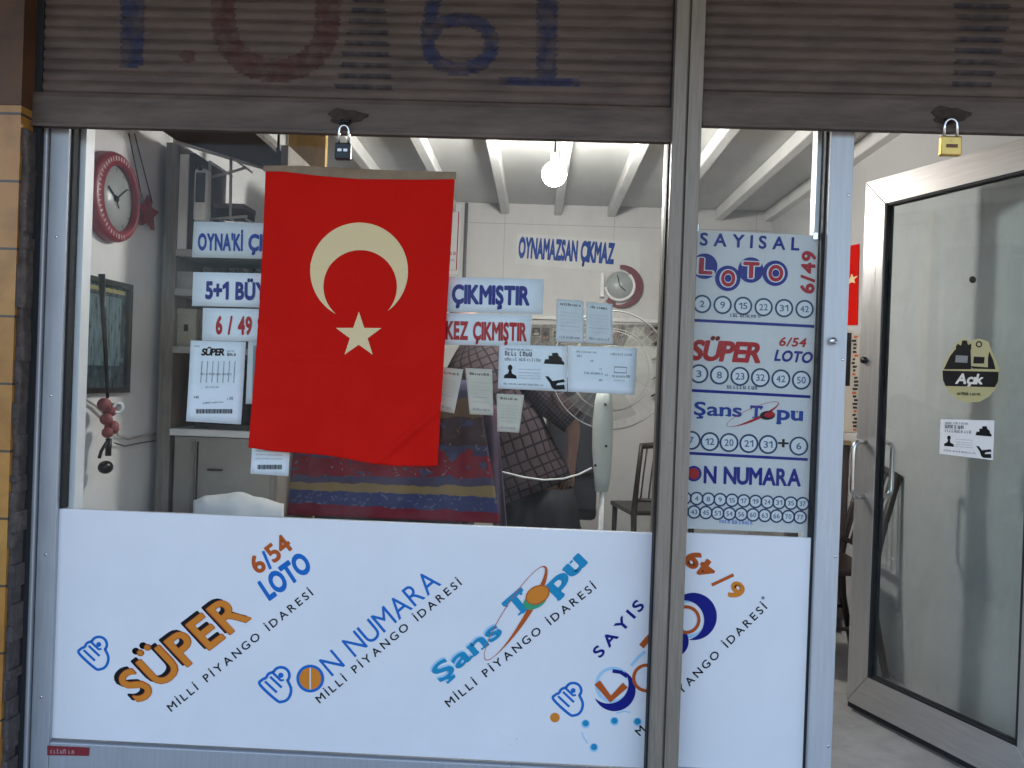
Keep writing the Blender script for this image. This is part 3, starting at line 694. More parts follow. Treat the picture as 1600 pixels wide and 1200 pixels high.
def sayisal(side, P_):
    kp = (lambda x, y: x < 1003) if side == 'l' else (lambda x, y: x > 1052)
    f = new()
    f.text('SAYISAL', (938, 1028), (1042, 907), 17, NAVY, 2, .03, 0, .42, keep=kp)
    f.build('lettering', P_) if side == 'l' else None; f = new()
    if side == 'l':
        f.stroke([(933, 1066), (954, 1092), (977, 1070)], 11, BRICK, 3)
        f.ring(1010, 1059, 20, 5, BRICK, 3); f.crescent(960, 1078, 33, -9, -10, 31, NAVY, 2)
        f.ring(958, 1070, 26, 5, SKYB, 1); f.stroke([(957, 1048), (970, 1050), (980, 1057)], 6, NAVY, 2.5)
        f.stroke([(1002, 1010), (1012, 998), (1020, 990)], 9, BRICK, 3); f.stroke([(986, 1040), (998, 1026), (1008, 1018)], 5, SKYB, 1)
    else:
        f.ring(1072, 968, 20, 5, BRICK, 3); f.crescent(1083, 963, 37, -14, 6, 31, NAVY, 2, 40); f.ring(1078, 966, 28, 6, SKYB, 1)
        f.crescent(1051, 1002, 25, -12, -10, 26, NAVY, 2); f.crescent(1030, 1050, 26, -9, -1, 24, NAVY, 2)
        f.build('printed_logo', P_); f = new(); f.text('6', (1165, 919), (1150, 907), 25, ORANGE, 2, .06); f.stroke([(1146, 898), (1112, 914)], 5, BRICK, 2); f.text('49', (1120, 886), (1083, 858), 25, BRICK, 2, .06)
        f.disc(1192, 934, 2.6, GREYI, 1)
    f.build('printed_logo', P_); f = new(); f.text(MPI, (1000, 1150), (1199, 950), 12, BLACK, 1, .015, 0, .42, keep=kp)
    return f
sayisal('l', pan).build('lettering', pan)
pan2 = thing('sign_panel', 'narrow white lottery panel beside the door, printed 6/49 upside down', 'sign', (.66, -.009, PZ0))
MB().box(.4685, .859, -.0145, -.0035, .322, 1.049).build('panel', WHITEP, pan2, bevel=.0015)
sayisal('r', pan2).build('lettering', pan2)

rs = thing('maker_plate', 'tiny dark red maker sticker on the bottom rail at lower left', 'sticker', at(107, 1172, -.031))
fr = Flat(yplane(-.0305), 0); pp = [fr.P(q, 0) for q in ((74, 1165), (140, 1168), (139, 1181), (74, 1180))]
MB().prism(pp, (0, -.0008, 0)).build('plate', M('plate_red', (.22, .015, .025), .5), rs)
f = Flat(yplane(-.0315), .0005); f.squiggle((79, 1177), (118, 1178), 7, M('plate_print', (.45, .30, .30), .6), 0, 4); f.build('print', rs)

# ------------------------------------------------------------------ flag
pf = yplane(-.02)
def flagpt(u, v, off=0):
    l = Vector((415, 266)).lerp(Vector((392, 696)), v); l.x += 3*math.sin(v*3.1)
    r = Vector((711, 272)).lerp(Vector((685, 727)), v)
    p = l.lerp(r, u)
    p.y += v**6*6*math.sin(u*math.pi*.95)+v**6*2.5*math.sin(u*9+1)
    w = .007*v*math.sin(u*6.3+v*2)+.0045*math.sin(u*12-v*5)*v+.0022*math.sin(u*31+v*3)*v*v
    for k_ in (.335, .668): w += .0022*math.exp(-((v-k_)/.011)**2)
    for k_ in (.5,): w += .0018*math.exp(-((u-k_)/.012)**2)*(.4+.6*v)
    d = (u-.66)*.8+(v-1.0)*1.35            # the crease running up from the lower right
    w += .013*math.exp(-(d/.028)**2)*max(0, min(1, (v-.62)*4))*max(0, min(1, (u-.5)*4))
    d2 = (u-.3)*.5-(v-.72)*.7
    w += .004*math.exp(-(d2/.09)**2)*max(0, (v-.4))
    q = pf.pt(p.x, p.y, off+w+.012*v); return q
def flag_fn(px, py, off):
    v = (py-269)/(711-269)
    for _ in range(3):
        lx = 415-23*v+3*math.sin(v*3.1); rx = 711-26*v; u = (px-lx)/(rx-lx)
        v = (py-(266+6*u))/((696+31*u)-(266+6*u))
    return flagpt(u, v, off)
FLAGM = bpy.data.materials.new('flag_cloth'); FLAGM.use_nodes = True
nt = FLAGM.node_tree; pb = nt.nodes['Principled BSDF']; pb.inputs['Roughness'].default_value = .85; pb.inputs['Specular IOR Level'].default_value = .04
tc = nt.nodes.new('ShaderNodeTexCoord'); ns = nt.nodes.new('ShaderNodeTexNoise'); ns.inputs['Scale'].default_value = 5; ns.inputs['Detail'].default_value = 4
rp = nt.nodes.new('ShaderNodeValToRGB'); rp.color_ramp.elements[0].color = (.55, .010, .006, 1); rp.color_ramp.elements[1].color = (.66, .014, .009, 1)
nt.links.new(tc.outputs['Object'], ns.inputs['Vector']); nt.links.new(ns.outputs[0], rp.inputs[0]); nt.links.new(rp.outputs[0], pb.inputs['Base Color'])
wv = nt.nodes.new('ShaderNodeTexNoise'); wv.inputs['Scale'].default_value = 350
nt.links.new(tc.outputs['Object'], wv.inputs['Vector']); bp = nt.nodes.new('ShaderNodeBump'); bp.inputs['Strength'].default_value = .15; bp.inputs['Distance'].default_value = .002
nt.links.new(wv.outputs[0], bp.inputs['Height']); nt.links.new(bp.outputs[0], pb.inputs['Normal'])
flag = thing('flag', 'red flag with cream crescent and star hung over the middle of the large window', 'flag', at(563, 266, -.02))
MB().grid(lambda u, v: flagpt(u, v), 110, 150).build('cloth', FLAGM, flag, solid=.0012)
f = Flat(pf, .0017, flag_fn); f.crescent(562, 424, 76, 1.5, 24, 57, CREAM, 0, 96); f.build('crescent', flag)
sp = []
for i in range(10):
    r = 37 if i % 2 == 0 else 14.5; a = R(-90+36*i); sp.append((561+r*math.cos(a), 524+r*math.sin(a)*1.0))
f = Flat(pf, .0019, flag_fn)
f.raw([(561, 524)]+sp, [(0, 1+i, 1+(i+1) % 10) for i in range(10)], CREAM); f.build('star', flag)
b = MB(); tp = [(412, 259), (470, 259), (545, 263), (600, 266), (713, 269), (713, 280), (660, 281), (560, 280), (500, 275), (440, 268), (412, 268)]
b.prism([pf.pt(*q, .0022) for q in tp], (0, -.0006, 0)); b.build('tape', TAPE, flag)

# ------------------------------------------------------------------ paper signs on the glass
Yg = .006
def strip(name, px4, m, label, texts, cat='sign', seed=1):
    root, f = sheet(name, px4, Yg, m, label, cat, curl=.001, seed=seed, nu=16, nv=4)
    for (S, p0, p1, h, ink, bold) in texts: f.text(S, p0, p1, h, ink, 1, bold, 0, .16)
    f.build('lettering', root); return root
strip('paper_sign', [(303, 346), (562, 352), (560, 408), (300, 402)], PAPERG, 'top paper strip reading OYNA\'Kİ in blue left of the flag',
      [("OYNA'Kİ", (310, 390), (379, 391), 24, INKB, .055), ("ÇIKSIN", (389, 391), (460, 393), 24, INKB, .055)], seed=2)
strip('paper_sign', [(302, 425), (850, 436), (848, 491), (300, 478)], PAPER, 'long white strip with navy 5+1 left and ÇIKMIŞTIR right of the flag',
      [('5+1 BÜYÜK', (322, 466), (450, 469), 25, NAVY, .06), ('ÇIKMIŞTIR', (707, 473), (826, 476), 27, NAVY, .06)], seed=3)
strip('paper_sign', [(317, 481), (832, 492), (828, 541), (316, 532)], PAPER, 'white strip with red 6/49 and ÇIKMIŞTIR lettering behind the flag',
      [('6 / 49 SAYISAL', (338, 521), (482, 524), 26, RED, .055), ('KEZ ÇIKMIŞTIR', (697, 529), (822, 532), 26, RED, .055)], seed=4)
r_, f = sheet('paper_notice', [(298, 532), (384, 534), (378, 663), (292, 658)], Yg-.0015, PAPER, 'bluish printed sheet headed SÜPER taped left of the flag', 'paper sheet', curl=.008, seed=5)
f.text('SÜPER', (315, 555), (350, 555), 10, BLACK, 1, .06, .2, .06); f.squiggle((355, 556), (368, 556), 5, BLACK, 1, 2); f.squiggle((355, 550), (366, 550), 3, GREYI, 1, 3); f.squiggle((304, 542), (314, 542), 3, GREYI, 1, 5)
for i in range(7): f.stroke([(316+i*8.6, 564), (314+i*8.6, 598)], .9, GREYI, 1)
for i in range(6): f.squiggle((314+i*8.2, 586), (320+i*8.2, 586), 3.5, GREYI, 1.2, i)
f.squiggle((322, 606), (344, 606), 3, GREYI, 1, 8); f.squiggle((304, 622), (311, 622), 4, BLACK, 1, 9); f.squiggle((356, 625), (365, 625), 5, GREYI, 1, 10); f.squiggle((318, 631), (350, 629), 2.5, GREYI, 1, 11)
for i in range(26): f.stroke([(308+i*2.2, 639), (308+i*2.2, 646)], [1.1, 1.8, .9, 1.5][i % 4], BLACK, 1)
f.build('print', r_)
r_, f = sheet('paper_notice', [(388, 533), (470, 536), (466, 634), (384, 631)], Yg, PAPERG, 'pale notice mostly hidden behind the flag beside the SÜPER sheet', 'paper sheet', curl=.002, seed=6)
f.poly([(396, 540), (466, 542), (462, 622), (394, 622)], M('notice_teal', (.20, .27, .29), .7), 1); f.build('print', r_)
r_, f = sheet('paper_notice', [(397, 640), (455, 642), (451, 744), (392, 740)], Yg, PAPER, 'white sheet with barcode peeking out under the lower left flag corner', 'paper sheet', curl=.006, seed=7)
for y in (705, 711, 717): f.squiggle((400, y), (442, y+1), 2, GREYI, 1, y)
for i in range(18): f.stroke([(404+i*2.1, 726), (404+i*2.1, 733)], [1.1, 1.7, .9, 1.4][i % 4], BLACK, 1)
f.build('print', r_)
TG = 'lottery slips taped to the window'
for i, (q, m, lab) in enumerate([
    ([(683, 573), (724, 577), (710, 646), (676, 640)], PAPERT, 'tan slip tilted against the right edge of the flag'),
    ([(727, 575), (769, 577), (771, 649), (734, 647)], PAPERT, 'upright tan slip just left of the printed card pair'),
    ([(776, 615), (819, 617), (811, 676), (777, 674)], PAPERT, 'lowest tan slip hanging under the card with the black figures'),
    ([(870, 467), (912, 470), (912, 536), (868, 534)], PAPERG, 'grey slip above the cards, nearer to the red lettering'),
    ([(917, 472), (957, 475), (957, 538), (914, 536)], PAPERG, 'grey slip above the cards, below the round wall clock')]):
    r_, f = sheet('paper_slip', q, Yg, m, lab, 'paper slip', TG, curl=.006, seed=20+i)
    (a, c), (d, e), (g, h), (k, l) = q
    for j, t in enumerate((.13, .3, .38, .46, .54, .62, .72, .9)):
        p0 = (a+(k-a)*t+6, c+(l-c)*t+1); p1 = (d+(g-d)*t-6, e+(h-e)*t+1)
        f.squiggle(p0, p1, 4 if j in (0, 7) else 1.6, BLACK if j == 0 else GREYI if j in (5, 7) else M('slip_print', tuple(x*.75 for x in ((.6, .53, .42) if m is PAPERT else (.62, .63, .62))), .8), 1, j)
    f.build('print', r_)
def icon_print(f, T, fig=True):
    """printed card: heading lines, rooftops, a head-and-shoulders sign and two clasped hands, in card space 0..1"""
    q = lambda pts: [T(*p) for p in pts]
    def line(x0, x1, y, h, m, sd): f.squiggle(T(x0, y), T(x1, y), h, m, 1, sd)
    line(.09, .5, .13, 4, GREYI, 1); line(.09, .5, .25, 7, BLACK, 2); line(.09, .6, .36, 5, GREYI, 3)
    f.poly(q([(.66, .40), (.68, .3), (.73, .3), (.73, .22), (.78, .22), (.78, .16), (.86, .15), (.88, .22), (.92, .26), (.93, .32), (.96, .36), (.96, .41)]), BLACK, 1)
    cx, cy = T(.17, .52); r = abs(T(.2, .5)[0]-T(.17, .5)[0])
    f.disc(cx, cy, r*1.1, BLACK, 1, ry=r*1.45); f.poly(q([(.08, .76), (.09, .69), (.14, .65), (.155, .58), (.19, .58), (.2, .65), (.26, .69), (.27, .76)]), BLACK, 1)
    for i, y in enumerate((.55, .63, .69, .75)): line(.3, .62, y, 1.5, GREYI, 6+i)
    line(.08, .66, .9, 3, GREYI, 12)
    f.poly(q([(.68, .68), (.73, .68), (.79, .78), (.95, .73), (.97, .79), (.86, .82), (.84, .87), (.96, .85), (.97, .95), (.82, .97), (.78, .93), (.75, .82)]), BLACK, 1)
def quad(tl, tr, br, bl):
    return lambda u, v: ((tl[0]*(1-u)+tr[0]*u)*(1-v)+(bl[0]*(1-u)+br[0]*u)*v, (tl[1]*(1-u)+tr[1]*u)*(1-v)+(bl[1]*(1-u)+br[1]*u)*v)
c4 = [(780, 538), (886, 541), (886, 612), (778, 607)]
r_, f = sheet('printed_card', c4, Yg-.001, PAPER, 'white card with black rooftops, figure and clasped hands on the window', 'card', curl=.002, seed=31)
icon_print(f, quad(*c4)); f.build('print', r_)
c4 = [(888, 540), (996, 544), (991, 617), (887, 612)]
r_, f = sheet('printed_card', c4, Yg-.001, PAPER, 'white card with sparse grey print right of the rooftop card', 'card', curl=.004, seed=32)
T = quad(*c4)
for i, (a, c, y, h) in enumerate(((.12, .42, .14, 3), (.62, .92, .17, 4), (.13, .2, .24, 4), (.33, .36, .33, 3), (.24, .5, .6, 4), (.55, .6, .62, 4), (.66, .92, .64, 4), (.68, .85, .72, 2), (.46, .5, .74, 4), (.46, .5, .5, 3))):
    f.squiggle(T(a, y), T(c, y), h, GREYI, 1, i)
f.stroke([T(.68, .42), T(.86, .42), T(.86, .54), T(.68, .54)], 1.5, GREYI, 1, closed=True)
f.build('print', r_)

# ------------------------------------------------------------------ results board in the side window
pl1 = yplane(.0095)
bd = thing('results_board', 'tall light board of lottery results with number circles in the narrow window', 'board', at(1165, 832, .012))
b = MB(); q = [(1055, 358), (1274, 368), (1254, 833), (1034, 824)]
b.prism([pl1.pt(*k) for k in q], (0, .004, 0)); b.build('board', BOARD, bd)
for px, py in ((1087, 350), (1274, 363)):
    c = at(px, py+6, .008); MB().box(c.x-.008, c.x+.008, .003, .0092, c.z-.012, c.z+.012).build('clip', CHROME, bd, bevel=.002)
def nb(): return Flat(pl1, .0005)
f = nb(); f.text('SAYISAL', (1094, 383), (1248, 391), 19, NAVY, 1, .035, 0, .55); f.build('lettering', bd, 'navy SAYISAL')
f = nb()
for x, y in ((1101, 416), (1137, 435), (1173, 422), (1211, 427)): f.disc(x, y, 20, NAVY, 1)
WH = M('halo_white', (.70, .68, .72), .6)
for ch, x, y, w in (('L', 1092, 427, 20), ('O', 1126, 446, 22), ('T', 1161, 433, 24), ('O', 1200, 438, 23)):
    f.text(ch, (x, y), (x+w, y+1), 23, WH, 2, .11); f.text(ch, (x+1, y), (x+w-1, y+1), 23, RED, 3, .055)
f.build('lettering', bd, 'red LOTO letters on navy balls')
f = nb(); f.text('6/49', (1271, 458), (1274, 394), 20, RED, 1, .05, 0, .2); f.build('lettering', bd, 'red upright 6/49')
def balls(pts, r, nums, w=3.0):
    f = nb()
    for (x, y), n in zip(pts, nums):
        f.disc(x, y, r, M('ball_white', (.58, .62, .68), .6) if not balls.m else balls.m, .6); f.ring(x, y, r, w, RINGC, 1.2, n=22)
        if n:
            h = r*.75; ww = r*(.55 if len(n) == 1 else 1.0)
            f.text(n, (x-ww/2, y+h/2), (x+ww/2, y+h/2), h, DIGC, 1.2, .02)
    return f
balls.m = M('ball_white', (.68, .68, .68), .6)
f = balls([(1097, 475), (1129, 476.5), (1161, 478), (1193, 480), (1225, 481.5), (1257, 483)], 13, ['2', '9', '15', '22', '31', '42']); f.squiggle((1141, 495), (1188, 497), 6, RINGC, 1.5, 2); f.build('number_circles', bd)
f = balls([(1092+32*i, 584+2*i) for i in range(6)], 13.5, ['3', '8', '23', '32', '42', '50']); f.squiggle((1136, 607), (1188, 609), 7, RINGC, 1.5, 3); f.build('number_circles', bd)
f = balls([(1080, 688), (1109, 690), (1139, 691.5), (1170, 693), (1200, 694.5), (1248, 697)], 13.5, ['7', '12', '20', '21', '31', '6']); f.text('+', (1216, 701), (1231, 701.5), 17, BLACK, 1, .03); f.build('number_circles', bd)
f = balls([(1070+18.4*i, 778+.9*i) for i in range(11)]+[(1066+18.4*i, 799+.9*i) for i in range(11)], 9.5, ['1', '4', '8', '9', '15', '17', '19', '24', '31', '35', '37', '41', '43', '45', '51', '54', '56', '60', '63', '66', '70', '77'], 2.6)
f.squiggle((1124, 817), (1180, 820), 6, BLUE, 1.5, 6); f.build('number_circles', bd)
f = nb()
for p0, p1 in (((1048, 498.5), (1272, 510)), ((1044, 608), (1266, 620)), ((1040, 706), (1262, 718))): f.stroke([p0, p1], 4.5, NAVY, 1)
f.build('dividing_lines', bd)
f = nb(); f.text('SÜPER', (1079, 561), (1186, 566), 29, RED, 1, .055, .18, .1); f.build('lettering', bd, 'red italic SÜPER')
f = nb(); f.text('6/54', (1217, 540), (1258, 542), 13, RED, 1, .04, .18, .16); f.text('LOTO', (1210, 563), (1267, 567), 16, NAVY, 1, .05, .18, .14); f.build('lettering', bd, 'small red 6/54 over navy LOTO')
f = nb(); f.text('Şans', (1085, 648), (1158, 651), 20, INKB, 1, .03, 0, .12, serif=True); f.text('T', (1172, 653), (1190, 654), 19, INKB, 1, .04, 0, serif=True); f.text('pu', (1215, 655), (1253, 657), 21, INKB, 1, .04, 0, .14, serif=True)
f.ring(1176, 647, 44, 1.6, RED, 2, ry=9, rot=-24, n=48, wf=lambda a: .4+2.4*max(0, math.sin(a+.3))**2); f.disc(1199, 649, 12, BLACK, 3, ry=7, rot=-4); f.disc(1202, 648, 8, RED, 4, ry=4.5, rot=-4)
f.build('lettering', bd, 'navy Şans Topu with red ball')
f = nb(); f.disc(1084, 740, 10, RED, 1); f.ring(1084, 740, 10.5, 3.5, NAVY, 2); f.text('N NUMARA', (1100, 754), (1250, 759), 25, NAVY, 1, .045, 0, .12); f.build('lettering', bd, 'navy ON NUMARA with red disc')

# ------------------------------------------------------------------ the open door
HX, HY = 1.569, -.08
ang = math.atan2(.65-HY, 1.262-HX); DL = math.hypot(.65-HY, 1.262-HX); DZ0, DZ1 = .305, 2.315
dr = thing('shop_door', 'glass door in aluminium frame standing open into the shop', 'door', (HX, HY, DZ0), (0, 0, ang))
dx = Vector((math.cos(ang), math.sin(ang), 0)); dn = Vector((-math.sin(ang), math.cos(ang), 0))   # dn faces the street
def dbox(b, a0, a1, n0, n1, z0, z1, mi=0): return b.obox(Vector((HX, HY, z0))+dx*a0+dn*n0, dx*(a1-a0), dn*(n1-n0), (0, 0, z1-z0), mi)
FW = .098
DM = M('door_aluminium', (.46, .45, .43), .32, .55, noise=.1, scale=8, stretch=(10, 10, .8)); DM2 = M('door_aluminium_rail', (.44, .42, .40), .38, .5, noise=.1, scale=8, stretch=(.8, .8, 10))
iz0, iz1, gp = DZ0+.125, DZ1-FW*1.02, .0007
for nm, P, mt in (('stile', [(DL, DZ0+gp), (DL, DZ1-gp), (DL-FW, iz1-gp), (DL-FW, iz0+gp)], DM), ('stile', [(0, DZ0+gp), (FW, iz0+gp), (FW, iz1-gp), (0, DZ1-gp)], DM),
                  ('top_rail', [(gp, DZ1), (FW+gp, iz1), (DL-FW-gp, iz1), (DL-gp, DZ1)], DM2), ('bottom_rail', [(gp, DZ0), (DL-gp, DZ0), (DL-FW-gp, iz0), (FW+gp, iz0)], DM2)):
    MB().prism([Vector((HX, HY, z))+dx*q+dn*-.02 for q, z in P], dn*.04).build(nm, mt, dr, bevel=.002)
b = MB(); g0, g1, gz0, gz1 = FW, DL-FW, DZ0+.125, DZ1-FW*1.02
dbox(b, g0, g1, -.003, .003, gz0, gz1); gl = b.build('glass', DGLASS, dr)
b = MB()
for n0, n1 in ((.004, .0185), (-.0185, -.004)):
    dbox(b, g1-.008, g1, n0, n1, gz0, gz1); dbox(b, g0, g0+.008, n0, n1, gz0, gz1); dbox(b, g0+.0125, g1-.0125, n0, n1, gz0, gz0+.007); dbox(b, g0+.0125, g1-.0125, n0, n1, gz1-.009, gz1)
b.build('glazing_bead', GASKET, dr)
b = MB(); dbox(b, .0, DL, -.012, .012, DZ0-.022, DZ0-.0005); b.build('bottom_seal', GASKET, dr)
b = MB(); dbox(b, DL+.0003, DL+.006, -.012, .012, DZ0, DZ1-.02); b.build('edge_seal', GASKET, dr)
zc_ = Z(1365, 732, .6); zc_ = at(1368, 733, .62).z
for sg in (1, -1):
    A = Vector((HX, HY, 0))+dx*(DL-FW*.5); h = .105
    pts = [A+dn*sg*.02+Vector((0, 0, zc_+h)), A+dn*(.06 if sg > 0 else -.095)+Vector((0, 0, zc_+h)), A+dn*(.074 if sg > 0 else -.11)+Vector((0, 0, zc_+h-.012)), A+dn*(sg*.078 if sg > 0 else -.115)+Vector((0, 0, zc_+h-.03)),
           A+dn*(sg*.078 if sg > 0 else -.115)+Vector((0, 0, zc_-h+.03)), A+dn*(.074 if sg > 0 else -.11)+Vector((0, 0, zc_-h+.012)), A+dn*(.06 if sg > 0 else -.095)+Vector((0, 0, zc_-h)), A+dn*sg*.02+Vector((0, 0, zc_-h))]
    hb = MB().tube(pts, .0095, 12).build('handle', CHROME, dr)
b = MB(); c = at(1356, 563, .62); A = Vector((HX, HY, 0))+dx*(DL-.03)
b.lathe([(.013, 0), (.013, .012), (0, .013)], A+dn*.02+Vector((0, 0, c.z)), dn, 16); b.build('lock_cylinder', BLKM, dr)
pd = Plane(Vector((HX, HY, 0))+dn*.0034, dn)
f = Flat(pd, .0006); f.disc(1520, 437, 5.5, BLACK, 0); f.build('suction_mark', dr)
# round "open" sticker
st = thing('open_sticker', 'round black and cream Açık sticker on the door glass', 'sticker', pd.pt(1515, 580))
f = Flat(pd, .0008)
out = [(1472, 588), (1474, 570), (1484, 552), (1490, 543), (1496, 534), (1507, 528), (1518, 533), (1530, 529), (1545, 534), (1548, 545), (1556, 560), (1561, 575), (1562, 592), (1556, 608), (1545, 620), (1530, 628), (1514, 629), (1498, 625), (1484, 614), (1476, 602)]
f.poly(out, STICKY, 0); f.build('backing', st)
f = Flat(pd, .0008)
f.poly([(1475, 577), (1485, 556), (1493, 546), (1517, 546), (1518, 577)], BLACK, 1); f.poly([(1517, 572), (1520, 576), (1556, 577), (1552, 562), (1546, 549), (1544, 560), (1544, 574)], BLACK, 1)
f.poly([(1494, 541), (1497, 537), (1502, 540), (1504, 532), (1511, 532), (1513, 539), (1518, 537), (1518, 546), (1494, 546)], BLACK, 1)
f.poly([(1494, 555), (1513, 556), (1512, 567), (1493, 566)], GREYI, 2); f.poly([(1522, 557), (1539, 558), (1538, 568), (1521, 568)], BLACK, 1); f.ring(1530, 538, 4, 2, BLACK, 1)
f.poly([(1473, 579), (1561, 581), (1560, 596), (1555, 605), (1478, 603), (1474, 594)], BLACK, 2)
f.text('Açık', (1494, 599), (1535, 600), 15, M('sticker_white', (.7, .7, .66), .6), 3, .045, .2, .1)
f.squiggle((1496, 617), (1532, 618), 5, BLACK, 2, 3); f.build('print', st)
c4 = [(1470, 655), (1554, 657), (1552, 719), (1468, 709)]
ds = thing('door_card', 'pale printed card with black icons stuck low on the door glass', 'card', pd.pt(1512, 715))
f = Flat(pd, .0008); f.raw(c4, [(0, 1, 2, 3)], PAPER, 0); f.build('card', ds)
f = Flat(pd, .0012); icon_print(f, quad(*c4)); f.build('print', ds)
# fixed right jamb the door hangs on
b = MB(); b.box(1.606, 1.66, -.12, .06, .2, 2.62); tag(b.build('door_jamb', ALUW, None, bevel=.003), 'aluminium jamb on the hinge side of the open door', 'door jamb')
th = thing('threshold', 'flat worn metal threshold in the doorway', 'threshold', (1.25, 0, FL))
MB().box(.945, 1.60, -.0195, .05, FL+.0005, FL+.008).build('plate', ALU, th, bevel=.002)

# ================================================================== INSIDE THE SHOP
# ---- ceiling lamp
bp_ = at(866, 272, 1.25)
lamp = thing('ceiling_bulb', 'bare glowing bulb hanging from the ceiling on a short cord', 'lamp', bp_)
MB().ball(bp_, .058, 28).build('bulb', emis('bulb_glow', (1, .98, .96), 30), lamp)
MB().lathe([(.0, .10), (.018, .098), (.02, .06), (.022, .045)], bp_, (0, 0, 1), 16).build('socket', WPLAS, lamp)
MB().tube([bp_+Vector((0, 0, .098)), (bp_.x, bp_.y, ZC)], .004, 6).build('cord', BLKM, lamp)
lt = bpy.data.objects.new('bulb_light', bpy.data.lights.new('bulb_light', 'POINT')); COL.objects.link(lt)
lt.data.energy = BULB_WATTS; lt.data.shadow_soft_size = .066; lt.data.color = (1, .97, .93); lt.parent = lamp; lt.location = (0, 0, -.002)
bpy.data.objects['bulb'].visible_shadow = True

# ---- left wall: crescent clock, star, picture, hanging charm
XW = XL+.002
def clock(label, c, n, r, ring, thick_dir, bar=None, name='wall_clock', marks=False):
    n = Vector(n); th = thing(name, label, 'clock', c)
    u = Vector((0, 0, 1)).cross(n).normalized(); v = Vector((0, 0, 1))
    off = u*thick_dir[0]*r*.17+v*thick_dir[1]*r*.17; ri = r*.74
    N = 56; vs = []; fs = []
    for i in range(N):
        a = 2*math.pi*i/N; e = u*math.cos(a)+v*math.sin(a)
        for rr, oo, h in ((r, Vector(), .0), (r, Vector(), .03), (r*.97, off*.03, .042), (ri*1.03, off*.97, .042), (ri, off, .03), (ri, off, .0)):
            vs.append(c+e*rr+oo+n*h)
    for i in range(N):
        j = (i+1) % N
        for k in range(5): fs.append((i*6+k, i*6+k+1, j*6+k+1, j*6+k))
    b = MB(); b.add(vs, fs, 0, True); b.build('crescent_rim', ring, th)
    b = MB(); b.lathe([(ri*1.0, .001), (ri*1.0, .016), (0, .017)], c+off, n, 40); fc = b.build('dial', FACEG, th)
    cc = c+off+n*.02
    b = MB()
    for a, l, w in ((R(150), .55, .012), (R(35), .75, .008), (R(-60), .3, .01)):
        e = u*math.cos(a)+v*math.sin(a); s = n.cross(e)
        b.obox(cc-e*ri*.12-s*w/2*r*3, e*(l+.12)*ri, s*w*r*3, n*.002)
    b.lathe([(.06*r, -.002), (.06*r, .006), (0, .007)], cc, n, 14); b.build('hands', BLACK, fc)
    b = MB()
    for k in range(12):
        e = u*math.cos(R(30*k))+v*math.sin(R(30*k)); s = n.cross(e); b.obox(c+off+n*.0175+e*ri*.84-s*.004*r*3, e*ri*.1, s*.008*r*3, n*.001)
    b.build('hour_marks', GREYI, fc)
    if marks:
        b = MB(); rg = random.Random(5)
        for k in range(30):
            a = R(70+k*7.4); e = u*math.cos(a)+v*math.sin(a); s = n.cross(e)
            mid = (r+ri)/2; cpos = c+off*.5+e*mid+n*.0425
            w = rg.uniform(.006, .012); b.obox(cpos-s*w/2-e*.008, s*w*.5, e*.016, n*.0008)
        b.build('rim_print', M('rim_print', (.55, .45, .45), .6), th)
    if bar: b = MB(); bar(b, c, u, v, n); b.build('bar', M('clock_white', (.75, .73, .73), .4), th)
    return th
c = atX(168, 308, XW); clock('large red crescent-rimmed wall clock on the left wall', c, (1, 0, 0), .163, CLRED, (.9, .0), marks=True)
# star with its two cords
c = atX(228, 333, XW+.012)
so = thing('hanging_star', 'red star hanging on two cords right of the red clock', 'ornament', c)
pts = [c+Vector((0, math.cos(R(90+36*i))*(1 if i % 2 == 0 else .45)*.085, math.sin(R(90+36*i))*(1 if i % 2 == 0 else .45)*.072)) for i in range(10)]
MB().prism(pts, (.014, 0, 0)).build('star', CLRED, so)
for px, q in ((205, (222, 310)), (214, (238, 318))):
    MB().tube([atX(px-4, 208, XW+.012), atX(*q, XW+.016)], .0025, 6).build('cord', BLKM, so)
# framed picture on the left wall
P4 = [atX(*q, XW) for q in ((114, 428), (197, 442), (196, 612), (112, 616))]
y0, y1 = (P4[0].y+P4[3].y)/2, (P4[1].y+P4[2].y)/2; z0 = (P4[2].z+P4[3].z)/2; z1 = (P4[0].z+P4[1].z)/2
pic = thing('framed_picture', 'dark framed picture with bluish scene on the left wall under the clock', 'picture', (XW, (y0+y1)/2, z0))
b = MB()
for a in ((y0, y1, z0, z0+.02), (y0, y1, z1-.02, z1), (y0, y0+.02, z0+.0202, z1-.0202), (y1-.02, y1, z0+.0202, z1-.0202)): b.box(XW, XW+.025, a[0], a[1], a[2], a[3])
b.build('frame', M('frame_black', (.02, .018, .016), .35), pic, bevel=.002)
PICM = M('picture_print', (.045, .065, .075), .25, noise=.9, scale=9, dirt=(.012, .014, .016), stretch=(1, 3, 1.2))
MB().box(XW+.001, XW+.008, y0+.02, y1-.02, z0+.02, z1-.02).build('print', PICM, pic)
b = MB(); b.box(XW+.0082, XW+.0095, y0+.028, y0+.065, z0+.03, z1-.03); b.box(XW+.0082, XW+.0095, y0+.066, y1-.03, z1-.045, z1-.03); b.build('gilt_border', M('gilt', (.22, .19, .07), .5, noise=.6, scale=25), pic)
MB().box(XW+.0095, XW+.0105, y0+.07, y1-.06, z0+.10, z1-.06).build('bluish_scene', M('blue_scene', (.10, .15, .17), .3, noise=.8, scale=14, stretch=(1, 5, 1)), pic)
